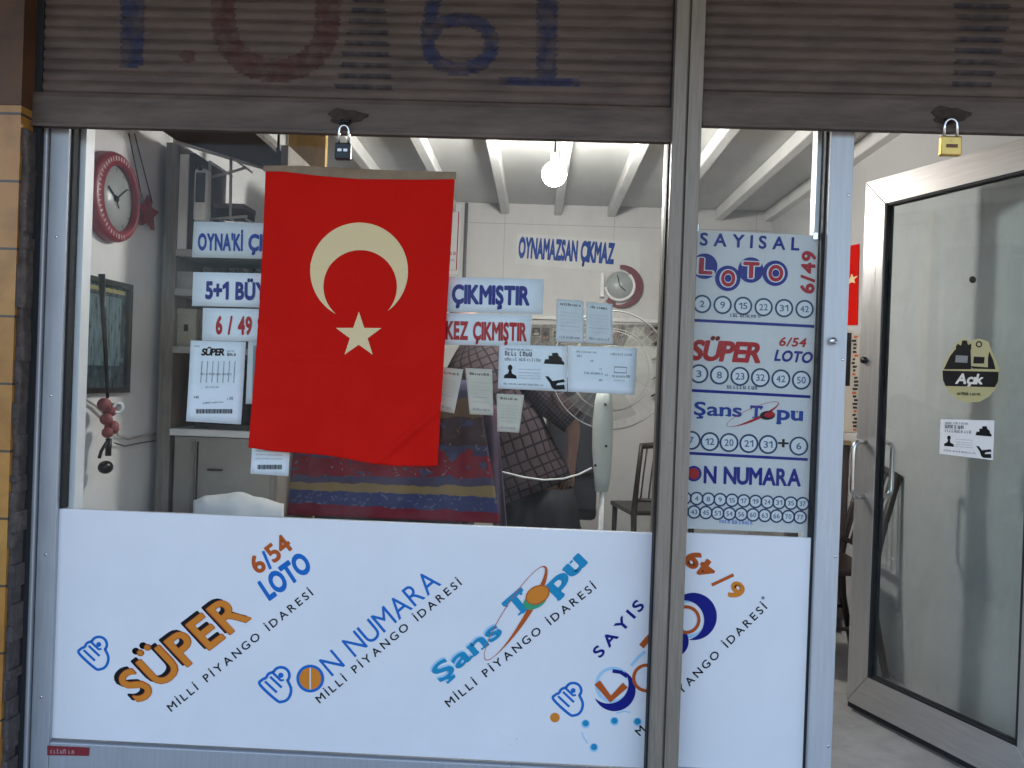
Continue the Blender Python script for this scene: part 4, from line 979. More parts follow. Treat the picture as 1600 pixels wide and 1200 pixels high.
# charm hanging in front of the picture
ch = thing('hanging_charm', 'dark cord with pink knotted beads hanging in front of the framed picture', 'ornament', atX(160, 430, XW+.06))
q = [atX(*p, XW+.06) for p in ((159, 428), (162, 500), (166, 570), (168, 622))]
MB().tube(q, [.012, .009, .007, .006], 8).build('strap', BLKM, ch)
PINK = M('pink_bead', (.24, .06, .06), .6, noise=.3, scale=30)
b = MB()
for px, py, r in ((163, 632, .024), (172, 640, .026), (166, 655, .022), (175, 668, .026), (168, 676, .02)): b.ball(atX(px, py, XW+.065), r, 14)
b.build('beads', PINK, ch)
e = atX(184, 637, XW+.09)
MB().lathe([(.012, 0), (.022, .0), (.022, .006), (.012, .006), (.012, 0)], e, (.8, -.6, 0), 20).build('white_ring', WPLAS, ch)
MB().tube([atX(170, 685, XW+.06), atX(158, 705, XW+.05), atX(155, 716, XW+.05)], .006, 6).build('tassel', BLKM, ch)
MB().tube([atX(170, 685, XW+.06), atX(169, 712, XW+.06)], .011, 8).build('tassel', BLKM, ch)
MB().ball(atX(165, 730, XW+.06), .03, 14, sx=.8, sy=1.1, sz=.8).build('knob', BLKM, ch)
wires = thing('wall_cable', 'thin cable sagging along the left wall from the window to the shelves', 'cable', atX(112, 600, XW+.01))
MB().tube([atX(*p, XW+.012) for p in ((108, 596), (125, 615), (140, 628), (150, 634), (175, 660), (185, 680), (200, 686), (220, 682), (248, 677))], .005, 6).build('wire', M('cable_grey', (.45, .44, .42), .6), wires)
MB().tube([atX(*p, XW+.012) for p in ((178, 692), (195, 697), (225, 691), (248, 688))], .003, 6).build('wire', M('cable_dark', (.12, .11, .1), .6), wires)

# ---- shelving unit along the left of the room
YS = .76
sh = thing('shelf_unit', 'tall grey wooden shelf unit against the left wall behind the flag', 'shelf', (-1.3, YS+.2, FL))
def zz(px, py): return at(px, py, YS).z
xs0, xs1, xs2 = X(247, 600, YS), X(268, 600, YS), X(284, 600, YS)
xe = X(438, 600, YS)
MB().box(max(xs0, XL+.004), xs1, YS, YS+.36, FL, zz(260, 222)).build('side_panel', GWOOD, sh, bevel=.003)
MB().box(xs1+.001, xs2-.004, YS+.006, YS+.03, zz(275, 390), zz(275, 240)).build('pale_strip', BEAMM, sh)
MB().box(xs2-.003, X(302, 300, YS), YS+.01, YS+.34, zz(290, 392), zz(290, 238)).build('side_panel', SHADEW, sh)
MB().box(xe-.03, xe, YS, YS+.36, FL, zz(260, 222)).build('side_panel', GWOOD, sh)
MB().box(xs1+.0005, xe-.031, YS+.34, YS+.355, FL, zz(260, 398)).build('back_panel', MAUVE, sh)
for py, m, nm in ((396, GWOOD2, 'shelf'), (458, GWOOD2, 'shelf'), (548, GWOOD2, 'shelf'), (677, BEAMM, 'shelf')):
    z = zz(330, py); MB().box(xs1+.001, xe-.0315, YS-.006, YS+.339, z-.014, z+.014).build(nm, m, sh, bevel=.002)
MB().box(X(272, 700, YS), xe-.032, YS+.005, YS+.02, FL+.02, zz(330, 684)).build('lower_door', LOWER, sh)
xg = X(307, 740, YS); MB().box(xg-.003, xg+.003, YS+.002, YS+.0052, FL+.02, zz(307, 690)).build('door_gap', GASKET, sh)
xg = X(336, 734, YS); zg = zz(336, 734); MB().box(xg-.03, xg+.03, YS-.008, YS+.0048, zg-.004, zg+.004).build('door_pull', BLKM, sh)
MB().box(X(299, 700, YS), X(299, 700, YS)+.016, YS-.003, YS+.0048, FL+.02, zz(330, 690)).build('upright', GWOOD, sh)
# dark open box under the paper
z0, z1 = zz(330, 660), zz(330, 552)
bx = thing('dark_box', 'dark open-fronted box on the shelf behind the SÜPER sheet', 'box', (X(350, 600, YS), YS+.15, zz(330, 677)+.0145))
za = zz(330, 677)+.0145; x0, x1 = X(302, 600, YS), X(428, 600, YS)
b = MB(); b.box(x0, x0+.02, YS+.03, YS+.31, za, z1); b.box(x1-.02, x1, YS+.03, YS+.31, za, z1); b.box(x0+.0202, x1-.0202, YS+.03, YS+.31, za, za+.02); b.box(x0+.0202, x1-.0202, YS+.03, YS+.31, z1-.02, z1); b.box(x0+.0202, x1-.0202, YS+.29, YS+.31, za+.0202, z1-.0202)
b.build('carcass', M('box_black', (.018, .016, .016), .5), bx)
xm = (x0+x1)/2; MB().box(xm-.01, xm+.01, YS+.031, YS+.28, za+.0205, z1-.0205).build('divider', SHADEW, bx)
# things on the shelves
def shelfz(py): return zz(330, py)+.0145
def carton(label, px0, px1, top, base, m, d=.2, y=.03, flap=True, name='carton', cat='box'):
    x0, x1 = X(px0, top, YS), X(px1, top, YS); z0 = shelfz(base); z1 = zz((px0+px1)/2, top)
    t = thing(name, label, cat, ((x0+x1)/2, YS+y+d/2, z0))
    MB().box(x0, x1, YS+y, YS+y+d, z0, z1).build('body', m, t, bevel=.004)
    b = MB(); b.box(x0-.0015, x1+.0015, YS+y-.0015, YS+y+d+.0015, z1-.022, z1+.002); b.build('lid', m, t, bevel=.002)
    if flap: b = MB(); xm = (x0+x1)/2; b.box(xm-.009, xm+.009, YS+y-.0026, YS+y-.0016, (z0+z1)/2-.014, (z0+z1)/2+.014); b.build('keyhole', BLACK, t)
    return t
carton('beige box with small dark slot at the left end of the shelf', 272, 302, 482, 548, BEIGE, .22)
carton('brown box beside the beige one on the shelf', 304, 345, 500, 548, M('box_mauve', (.13, .09, .085), .7, noise=.4, scale=20), .2, .05, False)
carton('upper beige carton with flat lid at left on the shelf', 273, 300, 424, 458, M('box_grey', (.30, .28, .25), .7, noise=.15, scale=9), .2, .02, False)
JG = 'jars standing in a row on the shelf'
for i, px in enumerate((312, 332, 353, 374, 395)):
    x = X(px, 430, YS); z0 = shelfz(458); col = [(.22, .09, .075), (.16, .075, .07), (.25, .12, .09), (.15, .09, .09), (.2, .08, .07)][i]
    nm = ['dusky red jar between the beige carton and the next jar', 'dark plum jar, second along the row of jars', 'rust red jar in the middle of the row of jars', 'dull grey-red jar, fourth along the row of jars', 'red jar nearest the flag in the row of jars'][i]
    t = thing('jar', nm, 'jar', (x, YS+.08, z0), group=JG)
    MB().lathe([(.022, 0), (.025, .006), (.025, .065), (.018, .078), (.018, .082)], (x, YS+.08, z0), (0, 0, 1), 18).build('body', M('jar_%d' % i, col, .4), t)
    MB().lathe([(.02, .0822), (.02, .1), (0, .101)], (x, YS+.08, z0), (0, 0, 1), 18).build('lid', SHADEW, t)
# pale device with dark window fixed to the dark board
t = thing('wall_device', 'rounded pale device with dark window mounted on the brown board over the shelves', 'device', at(312, 345, YS-.03))
x0, x1 = X(301, 300, YS-.05), X(322, 300, YS-.05); z0, z1 = at(312, 345, YS-.05).z, at(312, 262, YS-.05).z
MB().box(x0, x1, YS-.05, YS+.0095, z0, z1).build('case', WPLAS, t, bevel=.015)
MB().box(x0+.012, x1-.004, YS-.053, YS-.0498, z0+.075, z1-.02).build('screen', DARKG, t, bevel=.004)
t2 = MB().lathe([(.012, 0), (.012, .008), (.006, .01)], ((x0+x1)/2, YS-.0505, z1+.0), (0, -1, 0), 14); t2.build('knob', BLKM, t)
# white wire rack
wr = thing('wire_rack', 'white metal wire rack holding a dark box above the top paper strip', 'rack', at(345, 343, YS+.08))
b = MB(); Yr = YS+.08
def q_(px, py, Y=None): return at(px, py, Yr if Y is None else Y)
for px, t0 in ((328, 252), (361, 245)):
    b.tube([q_(px-1, 344), q_(px, t0)], .0065, 8); b.tube([q_(px-1, 344, Yr+.2), q_(px, t0, Yr+.2)], .0065, 8)
b.tube([q_(314, 280), q_(350, 272), q_(384, 262)], .006, 8); b.tube([q_(320, 343), q_(386, 338)], .006, 8); b.tube([q_(320, 343, Yr+.2), q_(386, 338, Yr+.2)], .006, 8)
for px in (322, 340, 360, 384): b.tube([q_(px, 342), (q_(px, 342).x, Yr+.2, q_(px, 342).z)], .004, 6)
b.tube([q_(328, 252), (q_(328, 252).x, Yr+.25, q_(328, 252).z)], .005, 6); b.tube([q_(361, 245), (q_(361, 245).x, Yr+.25, q_(361, 245).z)], .005, 6)
b.build('wires', M('rack_white', (.5, .5, .49), .45), wr)
p0, p1 = q_(338, 341, Yr+.05), q_(385, 322, Yr+.05)
rb = thing('rack_box', 'small dark box lying on the white wire rack', 'box', ((p0.x+p1.x)/2, Yr+.1, p0.z))
b = MB(); b.box(p0.x, p1.x, Yr+.02, Yr+.16, p0.z+.008, p1.z); b.build('body', SHADEW, rb, bevel=.004); b = MB(); b.box(p0.x-.002, p1.x+.002, Yr+.018, Yr+.162, p1.z-.018, p1.z+.003); b.build('lid', MAUVE, rb, bevel=.002)
# dark loft board overhead with a white edge
ZL = 2.40
lf = thing('loft_board', 'dark board hung under the ceiling at upper left with a white front edge', 'board', (-1.1, .5, ZL))
a, c = atZ(275, 219, ZL), atZ(420, 263, ZL)
poly = [(a.x, a.y, ZL), (c.x, c.y, ZL), (c.x+.12, c.y, ZL), (c.x+.12, .12, ZL), (a.x, .12, ZL)]
MB().prism(poly, (0, 0, .02)).build('panel', SHADEW, lf)
d = (c-a).normalized(); n = Vector((-d.y, d.x, 0))
MB().obox(a-Vector((0, 0, .008))+n*.0005, c-a, n*.02, (0, 0, .04)).build('white_edge', BEAMM, lf)
b = MB()
for x, y in ((a.x+.04, .2), (c.x+.06, c.y-.06), (c.x+.06, .2)): b.tube([(x, y, ZL+.02), (x, y, ZC)], .006, 6)
b.build('hanging_rods', BLKM, lf)
# yellow wooden upright behind the flag
x0, x1 = X(446, 240, 1.2), X(508, 240, 1.2)
yb = thing('wooden_upright', 'tall yellow wooden board standing behind the flag top', 'board', ((x0+x1)/2, 1.22, FL))
MB().box(x0+.012, x1, 1.2, 1.24, FL, ZC-.08).build('board', YWOOD, yb); MB().box(x0, x0+.0118, 1.195, 1.245, FL, ZC-.08).build('pale_edge', BEAMM, yb)
# dark cupboard top beside it
x0, x1 = X(511, 240, 1.6), X(548, 240, 1.6)
dc = thing('dark_cupboard', 'narrow dark cupboard behind the black padlock and flag', 'cupboard', ((x0+x1)/2, 1.8, FL))
MB().box(x0, x1, 1.62, 2.0, FL, 2.5).build('carcass', DLEATH, dc, bevel=.003); MB().box(x0+.01, x1-.01, 1.605, 1.6195, FL+.05, 2.48).build('door', M('cup_grey', (.10, .10, .11), .5), dc, bevel=.002)
# back wall: sign, clock, poster, photo strip
yw = YB-.001
def wallsheet(name, px4, m, label, cat):
    t = thing(name, label, cat, at(px4[0][0], px4[0][1], yw)); pl = yplane(yw)
    MB().prism([pl.pt(*k) for k in px4], (0, -.002, 0)).build('sheet', m, t); return t, Flat(yplane(yw-.002), .001)
SGN = M('wall_sign_paper', (.60, .60, .585), .8, noise=.03, scale=9)
t, f = wallsheet('wall_sign', [(808, 364), (1000, 378), (999, 428), (805, 412)], SGN, 'pale strip reading OYNAMAZSAN ÇIKMAZ in blue on the back wall', 'sign')
f.text('OYNAMAZSAN', (810, 401), (901, 407), 29, INKB, 1, .07, 0, .1); f.text('ÇIKMAZ', (907, 407), (958, 411), 29, INKB, 1, .07, 0, .1); f.build('lettering', t)
cc = at(968, 447, YB-.002); kb = (YB+2.5)/FPX
bc = thing('wall_clock', 'smaller maroon crescent clock with white bar on the back wall', 'clock', cc)
def cpt(a, r, ox=0, oz=0, h=0): return cc+Vector((ox+r*math.cos(a), -h, oz+r*math.sin(a)))
N = 44; b = MB(); vs = []; fs = []
for i in range(N+1):
    t = i/N; a = R(96-t*232); th_ = (.2+.8*math.sin(math.pi*min(1, t*1.0+.12)))*.052 if t < .88 else .03
    ro = 33*kb; ri = ro-th_
    for r, h in ((ro, 0), (ro, .03), (ri, .03), (ri, 0)): vs.append(cpt(a, r, .012, -.004, h))
for i in range(N):
    for k in range(4): fs.append((i*4+k, i*4+(k+1) % 4, i*4+4+(k+1) % 4, i*4+4+k))
fs += [(0, 1, 2, 3), (N*4+3, N*4+2, N*4+1, N*4)]
b.add(vs, fs); b.build('crescent_rim', MAROON, bc)
b = MB(); b.lathe([(.1, .002), (.1, .02), (0, .021)], cc, (0, -1, 0), 40); dl = b.build('dial', FACEG, bc)
WR = M('clock_rim_white', (.74, .72, .72), .3)
b = MB(); b.tube([cpt(R(50-i*7.2), .102, 0, 0, .018) for i in range(32)], .012, 8); b.build('white_rim', WR, bc)
b = MB(); b.obox(cc+Vector((-.138, -.004, -.085)), (.028, 0, 0), (0, 0, .17), (0, -.03, 0)); b.build('white_bar', WR, bc, bevel=.004)
b = MB()
for a, l in ((R(-40), .055), (R(105), .075)): e = Vector((math.cos(a), 0, math.sin(a))); s_ = Vector((-e.z, 0, e.x)); b.obox(cc+Vector((0, -.0225, 0))-s_*.003, e*l, s_*.006, (0, -.002, 0))
b.build('hands', BLACK, dl)
t, f = wallsheet('wall_poster', [(688, 318), (721, 319), (716, 428), (684, 428)], PAPERG, 'tall white poster with red border on the back wall just right of the flag', 'poster')
f.stroke([(692, 330), (717, 331), (713, 422), (688, 422)], 1.6, RED, 1, closed=True); f.squiggle((700, 398), (711, 398), 6, RED, 1, 2); f.squiggle((700, 408), (711, 408), 4, GREYI, 1, 3); f.build('print', t)
t, f = wallsheet('photo_strip', [(829, 507), (1060, 507), (1060, 541), (829, 541)], M('strip_grey', (.20, .19, .17), .7, noise=.7, scale=22), 'busy strip of small grey photographs on the back wall under the ledge', 'photo strip')
rg = random.Random(12); cols = [M('photo_%d' % i, k, .6, noise=.5, scale=40) for i, k in enumerate([(.03, .03, .035), (.30, .28, .24), (.12, .10, .09), (.40, .38, .34), (.08, .06, .06), (.22, .15, .12)])]
for i in range(15):
    x = 832+i*15+rg.uniform(-2, 2); y = 510+rg.uniform(0, 3); w = rg.uniform(8, 14); h = rg.uniform(10, 26)
    f.poly([(x, y), (x+w, y), (x+w, y+h), (x, y+h)], cols[rg.randrange(6)], 1+i*.2)
    f.disc(x+w*.5, y+h*.45, w*.25, cols[rg.randrange(6)], 5)
    f.poly([(x+2, y+h*.7), (x+w-1, y+h*.65), (x+w-2, y+h*.9), (x+2, y+h*.92)], cols[rg.randrange(6)], 5)
f.build('photographs', t)
# coat hooks rail at the right of the back wall, partly behind the rail
hk = thing('hook_rail', 'dark wall rail with small hooks on the back wall beside the guide rail', 'rail', at(1030, 620, YB-.01))
b = MB(); b.tube([at(1034, 500, YB-.012), at(1030, 640, YB-.012)], .008, 8); b.build('bar', BLKM, hk)
for py in (512, 536, 560, 590, 616): b = MB(); b.tube([at(1033, py, YB-.012), at(1024, py, YB-.03), at(1018, py+3, YB-.04)], .007, 6); b.build('hook', BLKM, hk)

# ---- chairs
def make_chair(label):
    t = thing('wooden_chair', label, 'chair', group='dark wooden slat-back chairs')
    MB().box(-.21, .21, .0, .42, .435, .465).build('seat', DWOOD, t, bevel=.01)
    for s in (-1, 1):
        x = s*.185
        MB().tube([(x, -.06, 0), (x, -.005, .25), (x, .012, .45), (x, -.02, .62), (x, -.085, .88)], [.015, .018, .02, .017, .014], 8).build('back_leg', DWOOD, t)
        MB().tube([(x, .40, 0), (x, .385, .44)], [.013, .019], 8).build('front_leg', DWOOD, t)
        MB().tube([(x, -.02, .2), (x, .39, .2)], .009, 6).build('stretcher', DWOOD, t)
    MB().tube([(-.185, -.082, .865), (0, -.10, .885), (.185, -.082, .865)], .018, 8).build('top_rail', DWOOD, t)
    MB().tube([(-.185, .0, .53), (.185, .0, .53)], .012, 8).build('lower_rail', DWOOD, t)
    for k in range(7):
        x = -.15+.05*k
        MB().tube([(x, -.0, .53), (x*1.0, -.04, .7), (x, -.09, .87)], .0055, 6).build('slat', M('slat_wood', (.10, .07, .06), .5) if not make_chair.m else make_chair.m, t)
    return t
make_chair.m = M('slat_wood', (.09, .065, .055), .5)
def copy_tree(o):
    c = o.copy(); COL.objects.link(c)
    for k in o.children:
        d = k.copy(); COL.objects.link(d); d.parent = c
    return c
c1 = make_chair('dark slat-back chair at the back wall behind the fan'); c1.location = (.80, 2.42, FL); c1.rotation_euler = (0, 0, R(12))
c2 = copy_tree(c1); c2['label'] = 'dark slat-back chair against the glossy wall behind the open door'; c2.location = (1.50, 1.21, FL); c2.rotation_euler = (0, 0, R(90))

# ---- pedestal fan
YF = 1.35
fb = at(939, 818, YF); kx = (2.5+YF)/FPX
fan = thing('pedestal_fan', 'pale pedestal fan seen from behind with large round wire grille', 'fan', (fb.x, YF, FL))
n0 = at(941, 768, YF); n1 = at(941, 612, YF)
MB().lathe([(.0, .0), (.19, .0), (.19, .012), (.06, .03), (.025, .05), (.025, .1)], (fb.x, YF, FL), (0, 0, 1), 36).build('base', FANP, fan)
MB().tube([(fb.x, YF, FL+.05), n0], .0125, 12).build('pole', WPLAS, fan)
b = MB(); lv = [(768, 940, 10, .02), (745, 941, 13, .026), (700, 941, 16, .034), (660, 942, 16, .036), (630, 943, 14, .034), (606, 944, 10, .026)]
rings = [at(x, y, YF) for y, x, w, d in lv]; vs = []; fs = []; N = 18
for (y, x, w, d), c in zip(lv, rings):
    for j in range(N): a = 2*math.pi*j/N; vs.append(c+Vector((w*kx*math.cos(a), d*math.sin(a), 0)))
for i in range(len(lv)-1):
    for j in range(N): fs.append((i*N+j, i*N+(j+1) % N, (i+1)*N+(j+1) % N, (i+1)*N+j))
fs += [tuple(range(N)), tuple((len(lv)-1)*N+j for j in range(N))]
b.add(vs, fs, 0, True); nk = b.build('control_column', FANP, fan)
for px, py in ((947, 697), (930, 727), (952, 606), (946, 632)):
    c = at(px, py, YF-.036); MB().lathe([(.0065, 0), (.0065, .008), (0, .009)], c+Vector((0, .004, 0)), (0, -1, 0), 12).build('button', BLKM, nk)
gc = at(956, 578, YF+.10); gr = 94*(2.6+YF)/FPX
MB().lathe([(.0, -.14), (.05, -.135), (.07, -.1), (.07, .0), (.05, .02)], gc, (0, 1, 0), 28).build('motor', FANP, fan)
b = MB()
def circ(r, y, rad): b.tube([gc+Vector((r*math.cos(2*math.pi*i/56), y, r*math.sin(2*math.pi*i/56))) for i in range(56)], rad, 6, closed=True)
circ(gr, .06, .0032); circ(gr, .075, .0032); circ(gr*.68, .0, .002); circ(gr*.4, -.015, .002); circ(gr*.68, .14, .002); circ(gr*.3, .15, .003)
for i in range(40):
    a = 2*math.pi*i/40; e = Vector((math.cos(a), 0, math.sin(a)))
    b.tube([gc+e*.06+Vector((0, -.02, 0)), gc+e*gr*.7+Vector((0, .0, 0)), gc+e*gr+Vector((0, .06, 0))], .00045, 4)
    b.tube([gc+e*.06+Vector((0, .15, 0)), gc+e*gr*.7+Vector((0, .14, 0)), gc+e*gr+Vector((0, .075, 0))], .00045, 4)
b.build('grille', M('grille_wire', (.40, .39, .37), .5), fan)
BL = M('blade', (.36, .36, .31), .3); BL.node_tree.nodes['Principled BSDF'].inputs['Alpha'].default_value = .2
for k in range(3):
    b = MB(); a0 = R(120*k+20)
    def bl(u, v):
        r = .06+u*(gr*.86-.06); a = a0+(v-.5)*(1.5 if u > .3 else 1.0+u*1.6); return gc+Vector((r*math.cos(a), .075+(v-.5)*.05, r*math.sin(a)))
    b.grid(bl, 8, 8); b.build('blade', BL, fan, solid=.003)
b = MB(); b.tube([at(*q, YF-.04) for q in ((925, 731), (905, 741), (880, 748), (850, 750), (820, 746), (795, 740), (775, 735))], .0045, 8); b.build('power_cord', WPLAS, fan)

# ---- rug thrown over an armchair
RUG = bpy.data.materials.new('rug_weave'); RUG.use_nodes = True
nt = RUG.node_tree; pb = nt.nodes['Principled BSDF']; pb.inputs['Roughness'].default_value = .95; pb.inputs['Specular IOR Level'].default_value = .1
uvn = nt.nodes.new('ShaderNodeUVMap'); sep = nt.nodes.new('ShaderNodeSeparateXYZ'); nt.links.new(uvn.outputs[0], sep.inputs[0])
nz = nt.nodes.new('ShaderNodeTexNoise'); nz.inputs['Scale'].default_value = 9; nz.inputs['Detail'].default_value = 3; nt.links.new(uvn.outputs[0], nz.inputs['Vector'])
ad = nt.nodes.new('ShaderNodeMath'); ad.operation = 'MULTIPLY_ADD'; ad.inputs[1].default_value = .06; nt.links.new(nz.outputs[0], ad.inputs[0]); nt.links.new(sep.outputs[1], ad.inputs[2])
rp = nt.nodes.new('ShaderNodeValToRGB'); rp.color_ramp.interpolation = 'CONSTANT'
els = [(0, (.20, .012, .03)), (.13, (.045, .055, .15)), (.24, (.26, .18, .085)), (.305, (.075, .065, .12)), (.37, (.20, .025, .04)), (.52, (.06, .06, .12)), (.60, (.055, .035, .04)), (.80, (.13, .085, .05)), (.93, (.06, .055, .10))]
while len(rp.color_ramp.elements) < len(els): rp.color_ramp.elements.new(.5)
for e, (p, c) in zip(rp.color_ramp.elements, els): e.position = p; e.color = c+(1,)
nt.links.new(ad.outputs[0], rp.inputs[0])
nz2 = nt.nodes.new('ShaderNodeTexNoise'); nz2.inputs['Scale'].default_value = 16; nz2.inputs['Detail'].default_value = 4; nt.links.new(uvn.outputs[0], nz2.inputs['Vector'])
def motif(scale, stretch, thr, col, prev, zone=None, dist='F1'):
    mp = nt.nodes.new('ShaderNodeMapping'); mp.inputs['Scale'].default_value = stretch; vd = nt.nodes.new('ShaderNodeMix'); vd.data_type = 'RGBA'; vd.blend_type = 'LINEAR_LIGHT'; vd.inputs[0].default_value = .07; nt.links.new(uvn.outputs[0], vd.inputs[6]); nt.links.new(nz2.outputs[1], vd.inputs[7]); nt.links.new(vd.outputs[2], mp.inputs[0])
    vo = nt.nodes.new('ShaderNodeTexVoronoi'); vo.inputs['Scale'].default_value = scale; vo.feature = dist; nt.links.new(mp.outputs[0], vo.inputs['Vector'])
    lt_ = nt.nodes.new('ShaderNodeMath'); lt_.operation = 'LESS_THAN'; lt_.inputs[1].default_value = thr; nt.links.new(vo.outputs[0], lt_.inputs[0])
    fac = lt_.outputs[0]
    if zone:
        g1 = nt.nodes.new('ShaderNodeMath'); g1.operation = 'GREATER_THAN'; g1.inputs[1].default_value = zone[0]; nt.links.new(ad.outputs[0], g1.inputs[0])
        g2 = nt.nodes.new('ShaderNodeMath'); g2.operation = 'LESS_THAN'; g2.inputs[1].default_value = zone[1]; nt.links.new(ad.outputs[0], g2.inputs[0])
        for g in (g1, g2):
            mu = nt.nodes.new('ShaderNodeMath'); mu.operation = 'MULTIPLY'; nt.links.new(fac, mu.inputs[0]); nt.links.new(g.outputs[0], mu.inputs[1]); fac = mu.outputs[0]
    mx = nt.nodes.new('ShaderNodeMix'); mx.data_type = 'RGBA'; nt.links.new(fac, mx.inputs[0]); nt.links.new(prev, mx.inputs[6]); mx.inputs[7].default_value = col+(1,)
    return mx.outputs[2]
o_ = rp.outputs[0]
o_ = motif(8, (1, .8, 1), .40, (.22, .02, .035), o_, (.36, .62))
o_ = motif(11, (1.1, 1, 1), .26, (.06, .08, .16), o_, (.34, .66))
o_ = motif(19, (1, .7, 1), .16, (.17, .17, .22), o_, (.36, .64))
o_ = motif(30, (1, .6, 1), .30, (.12, .13, .22), o_, (.13, .24))
o_ = motif(13, (1, 1, 1), .22, (.16, .10, .045), o_, (.64, 1.2))
o_ = motif(7, (1, 1, 1), .28, (.05, .055, .12), o_, (.70, 1.2))
nt.links.new(o_, pb.inputs['Base Color'])
wv = nt.nodes.new('ShaderNodeTexNoise'); wv.inputs['Scale'].default_value = 180; nt.links.new(uvn.outputs[0], wv.inputs['Vector'])
bp = nt.nodes.new('ShaderNodeBump'); bp.inputs['Strength'].default_value = .5; bp.inputs['Distance'].default_value = .004; nt.links.new(wv.outputs[0], bp.inputs['Height']); nt.links.new(bp.outputs[0], pb.inputs['Normal'])
YR = .95
def rugfn(u, v):
    """v 0 bottom hem on the window side .. 1 top fold, then over the back"""
    if v <= .8:
        t = v/.8
        l = Vector((428, 802)).lerp(Vector((474, 640)), t); r = Vector((782, 818)).lerp(Vector((748, 610)), t)
        if t < .12: l.x -= 26*(1-t/.12)
        p = l.lerp(r, u); Y = YR-.05*(1-t)+.012*math.sin(u*11+t*2)*(1-.5*t)+.01*math.sin(u*23)*(1-t)
        return at(p.x, p.y, Y+.05*t)
    s = (v-.8)/.2; a = s*math.pi
    l = at(474, 640, YR); r = at(748, 610, YR); p = l.lerp(r, u)
    return Vector((p.x, YR+.05+.09*(1-math.cos(a)), p.z+.05*math.sin(a)-.25*max(0, s-.5)))
b = MB(); NU, NV = 60, 60; b.grid(rugfn, NU, NV)
rug = b.build('rug', RUG, None, solid=.008); tag(rug, 'red and blue patterned rug draped over the armchair behind the flag', 'rug')
uvl = rug.data.uv_layers.new(name='UVMap')
for lp in rug.data.loops:
    i = lp.vertex_index; u, v = (i % (NU+1))/NU, (i//(NU+1))/NV
    uvl.data[lp.index].uv = (u*1.1, v*1.15+.03*u)
ac = thing('armchair', 'dark armchair under the patterned rug with its back to the window', 'armchair', (at(600, 800, 1.2).x, 1.25, FL))
xa0, xa1 = at(490, 700, 1.1).x, at(735, 700, 1.1).x; zt = at(600, 634, 1.03).z-.02
b = MB(); b.box(xa0+.03, xa1-.03, YR+.075, YR+.17, FL+.12, zt); b.build('back', DLEATH, ac, bevel=.02)
b = MB(); b.box(xa0+.1, xa1-.1, YR+.172, YR+.62, FL+.2, FL+.42); b.build('seat', DLEATH, ac, bevel=.03)
for x in (xa0+.0, xa1-.1): b = MB(); b.box(x, x+.099, YR+.172, YR+.6, FL+.12, FL+.6); b.build('arm', DLEATH, ac, bevel=.03)
for x in (xa0+.06, xa1-.06):
    for y in (YR+.12, YR+.55): MB().tube([(x, y, FL), (x, y, FL+.13)], [.014, .02], 8).build('leg', DWOOD, ac)
# red fold hanging beside the rug on the right, over the chair arm
fo = thing('shawl', 'blue-grey and red folded shawl hanging between the rug and the plaid shirt', 'shawl', at(765, 640, 1.25))
def sf(u, v):
    l = Vector((746, 632)).lerp(Vector((772, 830)), v); r = Vector((776, 634)).lerp(Vector((792, 830)), v); p = l.lerp(r, u)
    return at(p.x, p.y, 1.22+.02*math.sin(u*7+v*3))
MB().grid(sf, 10, 24).build('cloth', M('shawl_cloth', (.085, .03, .05), .95, noise=.9, scale=7, dirt=(.05, .06, .10)), fo, solid=.006)
# pale heap of cloth behind the panel at the left
def heap(u, v):
    px = 303+u*140; w = math.sin(u*9+v*5)+.6*math.sin(u*21-v*9+1)
    top = 777-6*math.exp(-((u-.42)/.2)**2)+24*max(0, u-.5)**1.3+8*max(0, .12-u)*8
    Yh = .44+.30*v; drop = (1-math.sin(min(1, v*2.2)*math.pi/2))**1.5
    p = at(px, top+66*drop, Yh); p.y += .010*w*drop; p.z += .004*w-.10*max(0, v-.5); return p
hp = MB(); hp.grid(heap, 40, 24); tag(hp.build('folded_cloth', CLOTHW, None, solid=.01), 'crumpled white cloth lying low behind the left of the wide panel', 'cloth')
ct = thing('low_table', 'low wooden table under the white cloth behind the panel', 'table', (at(375, 800, .6).x, .6, FL))
xa, xb = at(305, 800, .5).x, at(455, 800, .5).x; ztb = at(370, 846, .6).z-.03
MB().box(xa-.03, xb, .36, .735, ztb-.03, ztb).build('table_top', GWOOD2, ct, bevel=.004)
for x in (xa, xb-.04):
    for y in (.38, .70): MB().box(x, x+.03, y, y+.03, FL, ztb-.0302).build('leg', GWOOD, ct)

# ---- person
YP = 1.62
def W(px, py, dy=0): return at(px, py, YP+dy)
def skin_obj(name, V, E, mat, parent, root=0, sub=2, smooth_r=1.0):
    me = bpy.data.meshes.new(name); inv = mworld(parent).inverted() if parent else Matrix.Identity(4)
    me.from_pydata([inv @ v[0] for v in V], E, [])
    o = bpy.data.objects.new(name, me); COL.objects.link(o)
    sk = o.modifiers.new('skin', 'SKIN'); sk.use_smooth_shade = True
    for i, v in enumerate(V):
        r = v[1]; r = r if isinstance(r, tuple) else (r, r); me.skin_vertices[0].data[i].radius = r
        me.skin_vertices[0].data[i].use_root = (i == root)
    s = o.modifiers.new('sub', 'SUBSURF'); s.levels = s.render_levels = sub
    bpy.context.view_layer.update()
    m2 = bpy.data.meshes.new_from_object(o.evaluated_get(bpy.context.evaluated_depsgraph_get()))
    o.modifiers.clear(); o.data = m2; bpy.data.meshes.remove(me)
    m2.materials.clear(); m2.materials.append(mat)
    for p in m2.polygons: p.use_smooth = True
    if parent: o.parent = parent
    return o
pel = W(842, 790); per = thing('person', 'person in plaid shirt and dark trousers leaning left, seen from behind', 'person', (pel.x, YP, FL))
V = []; E = []
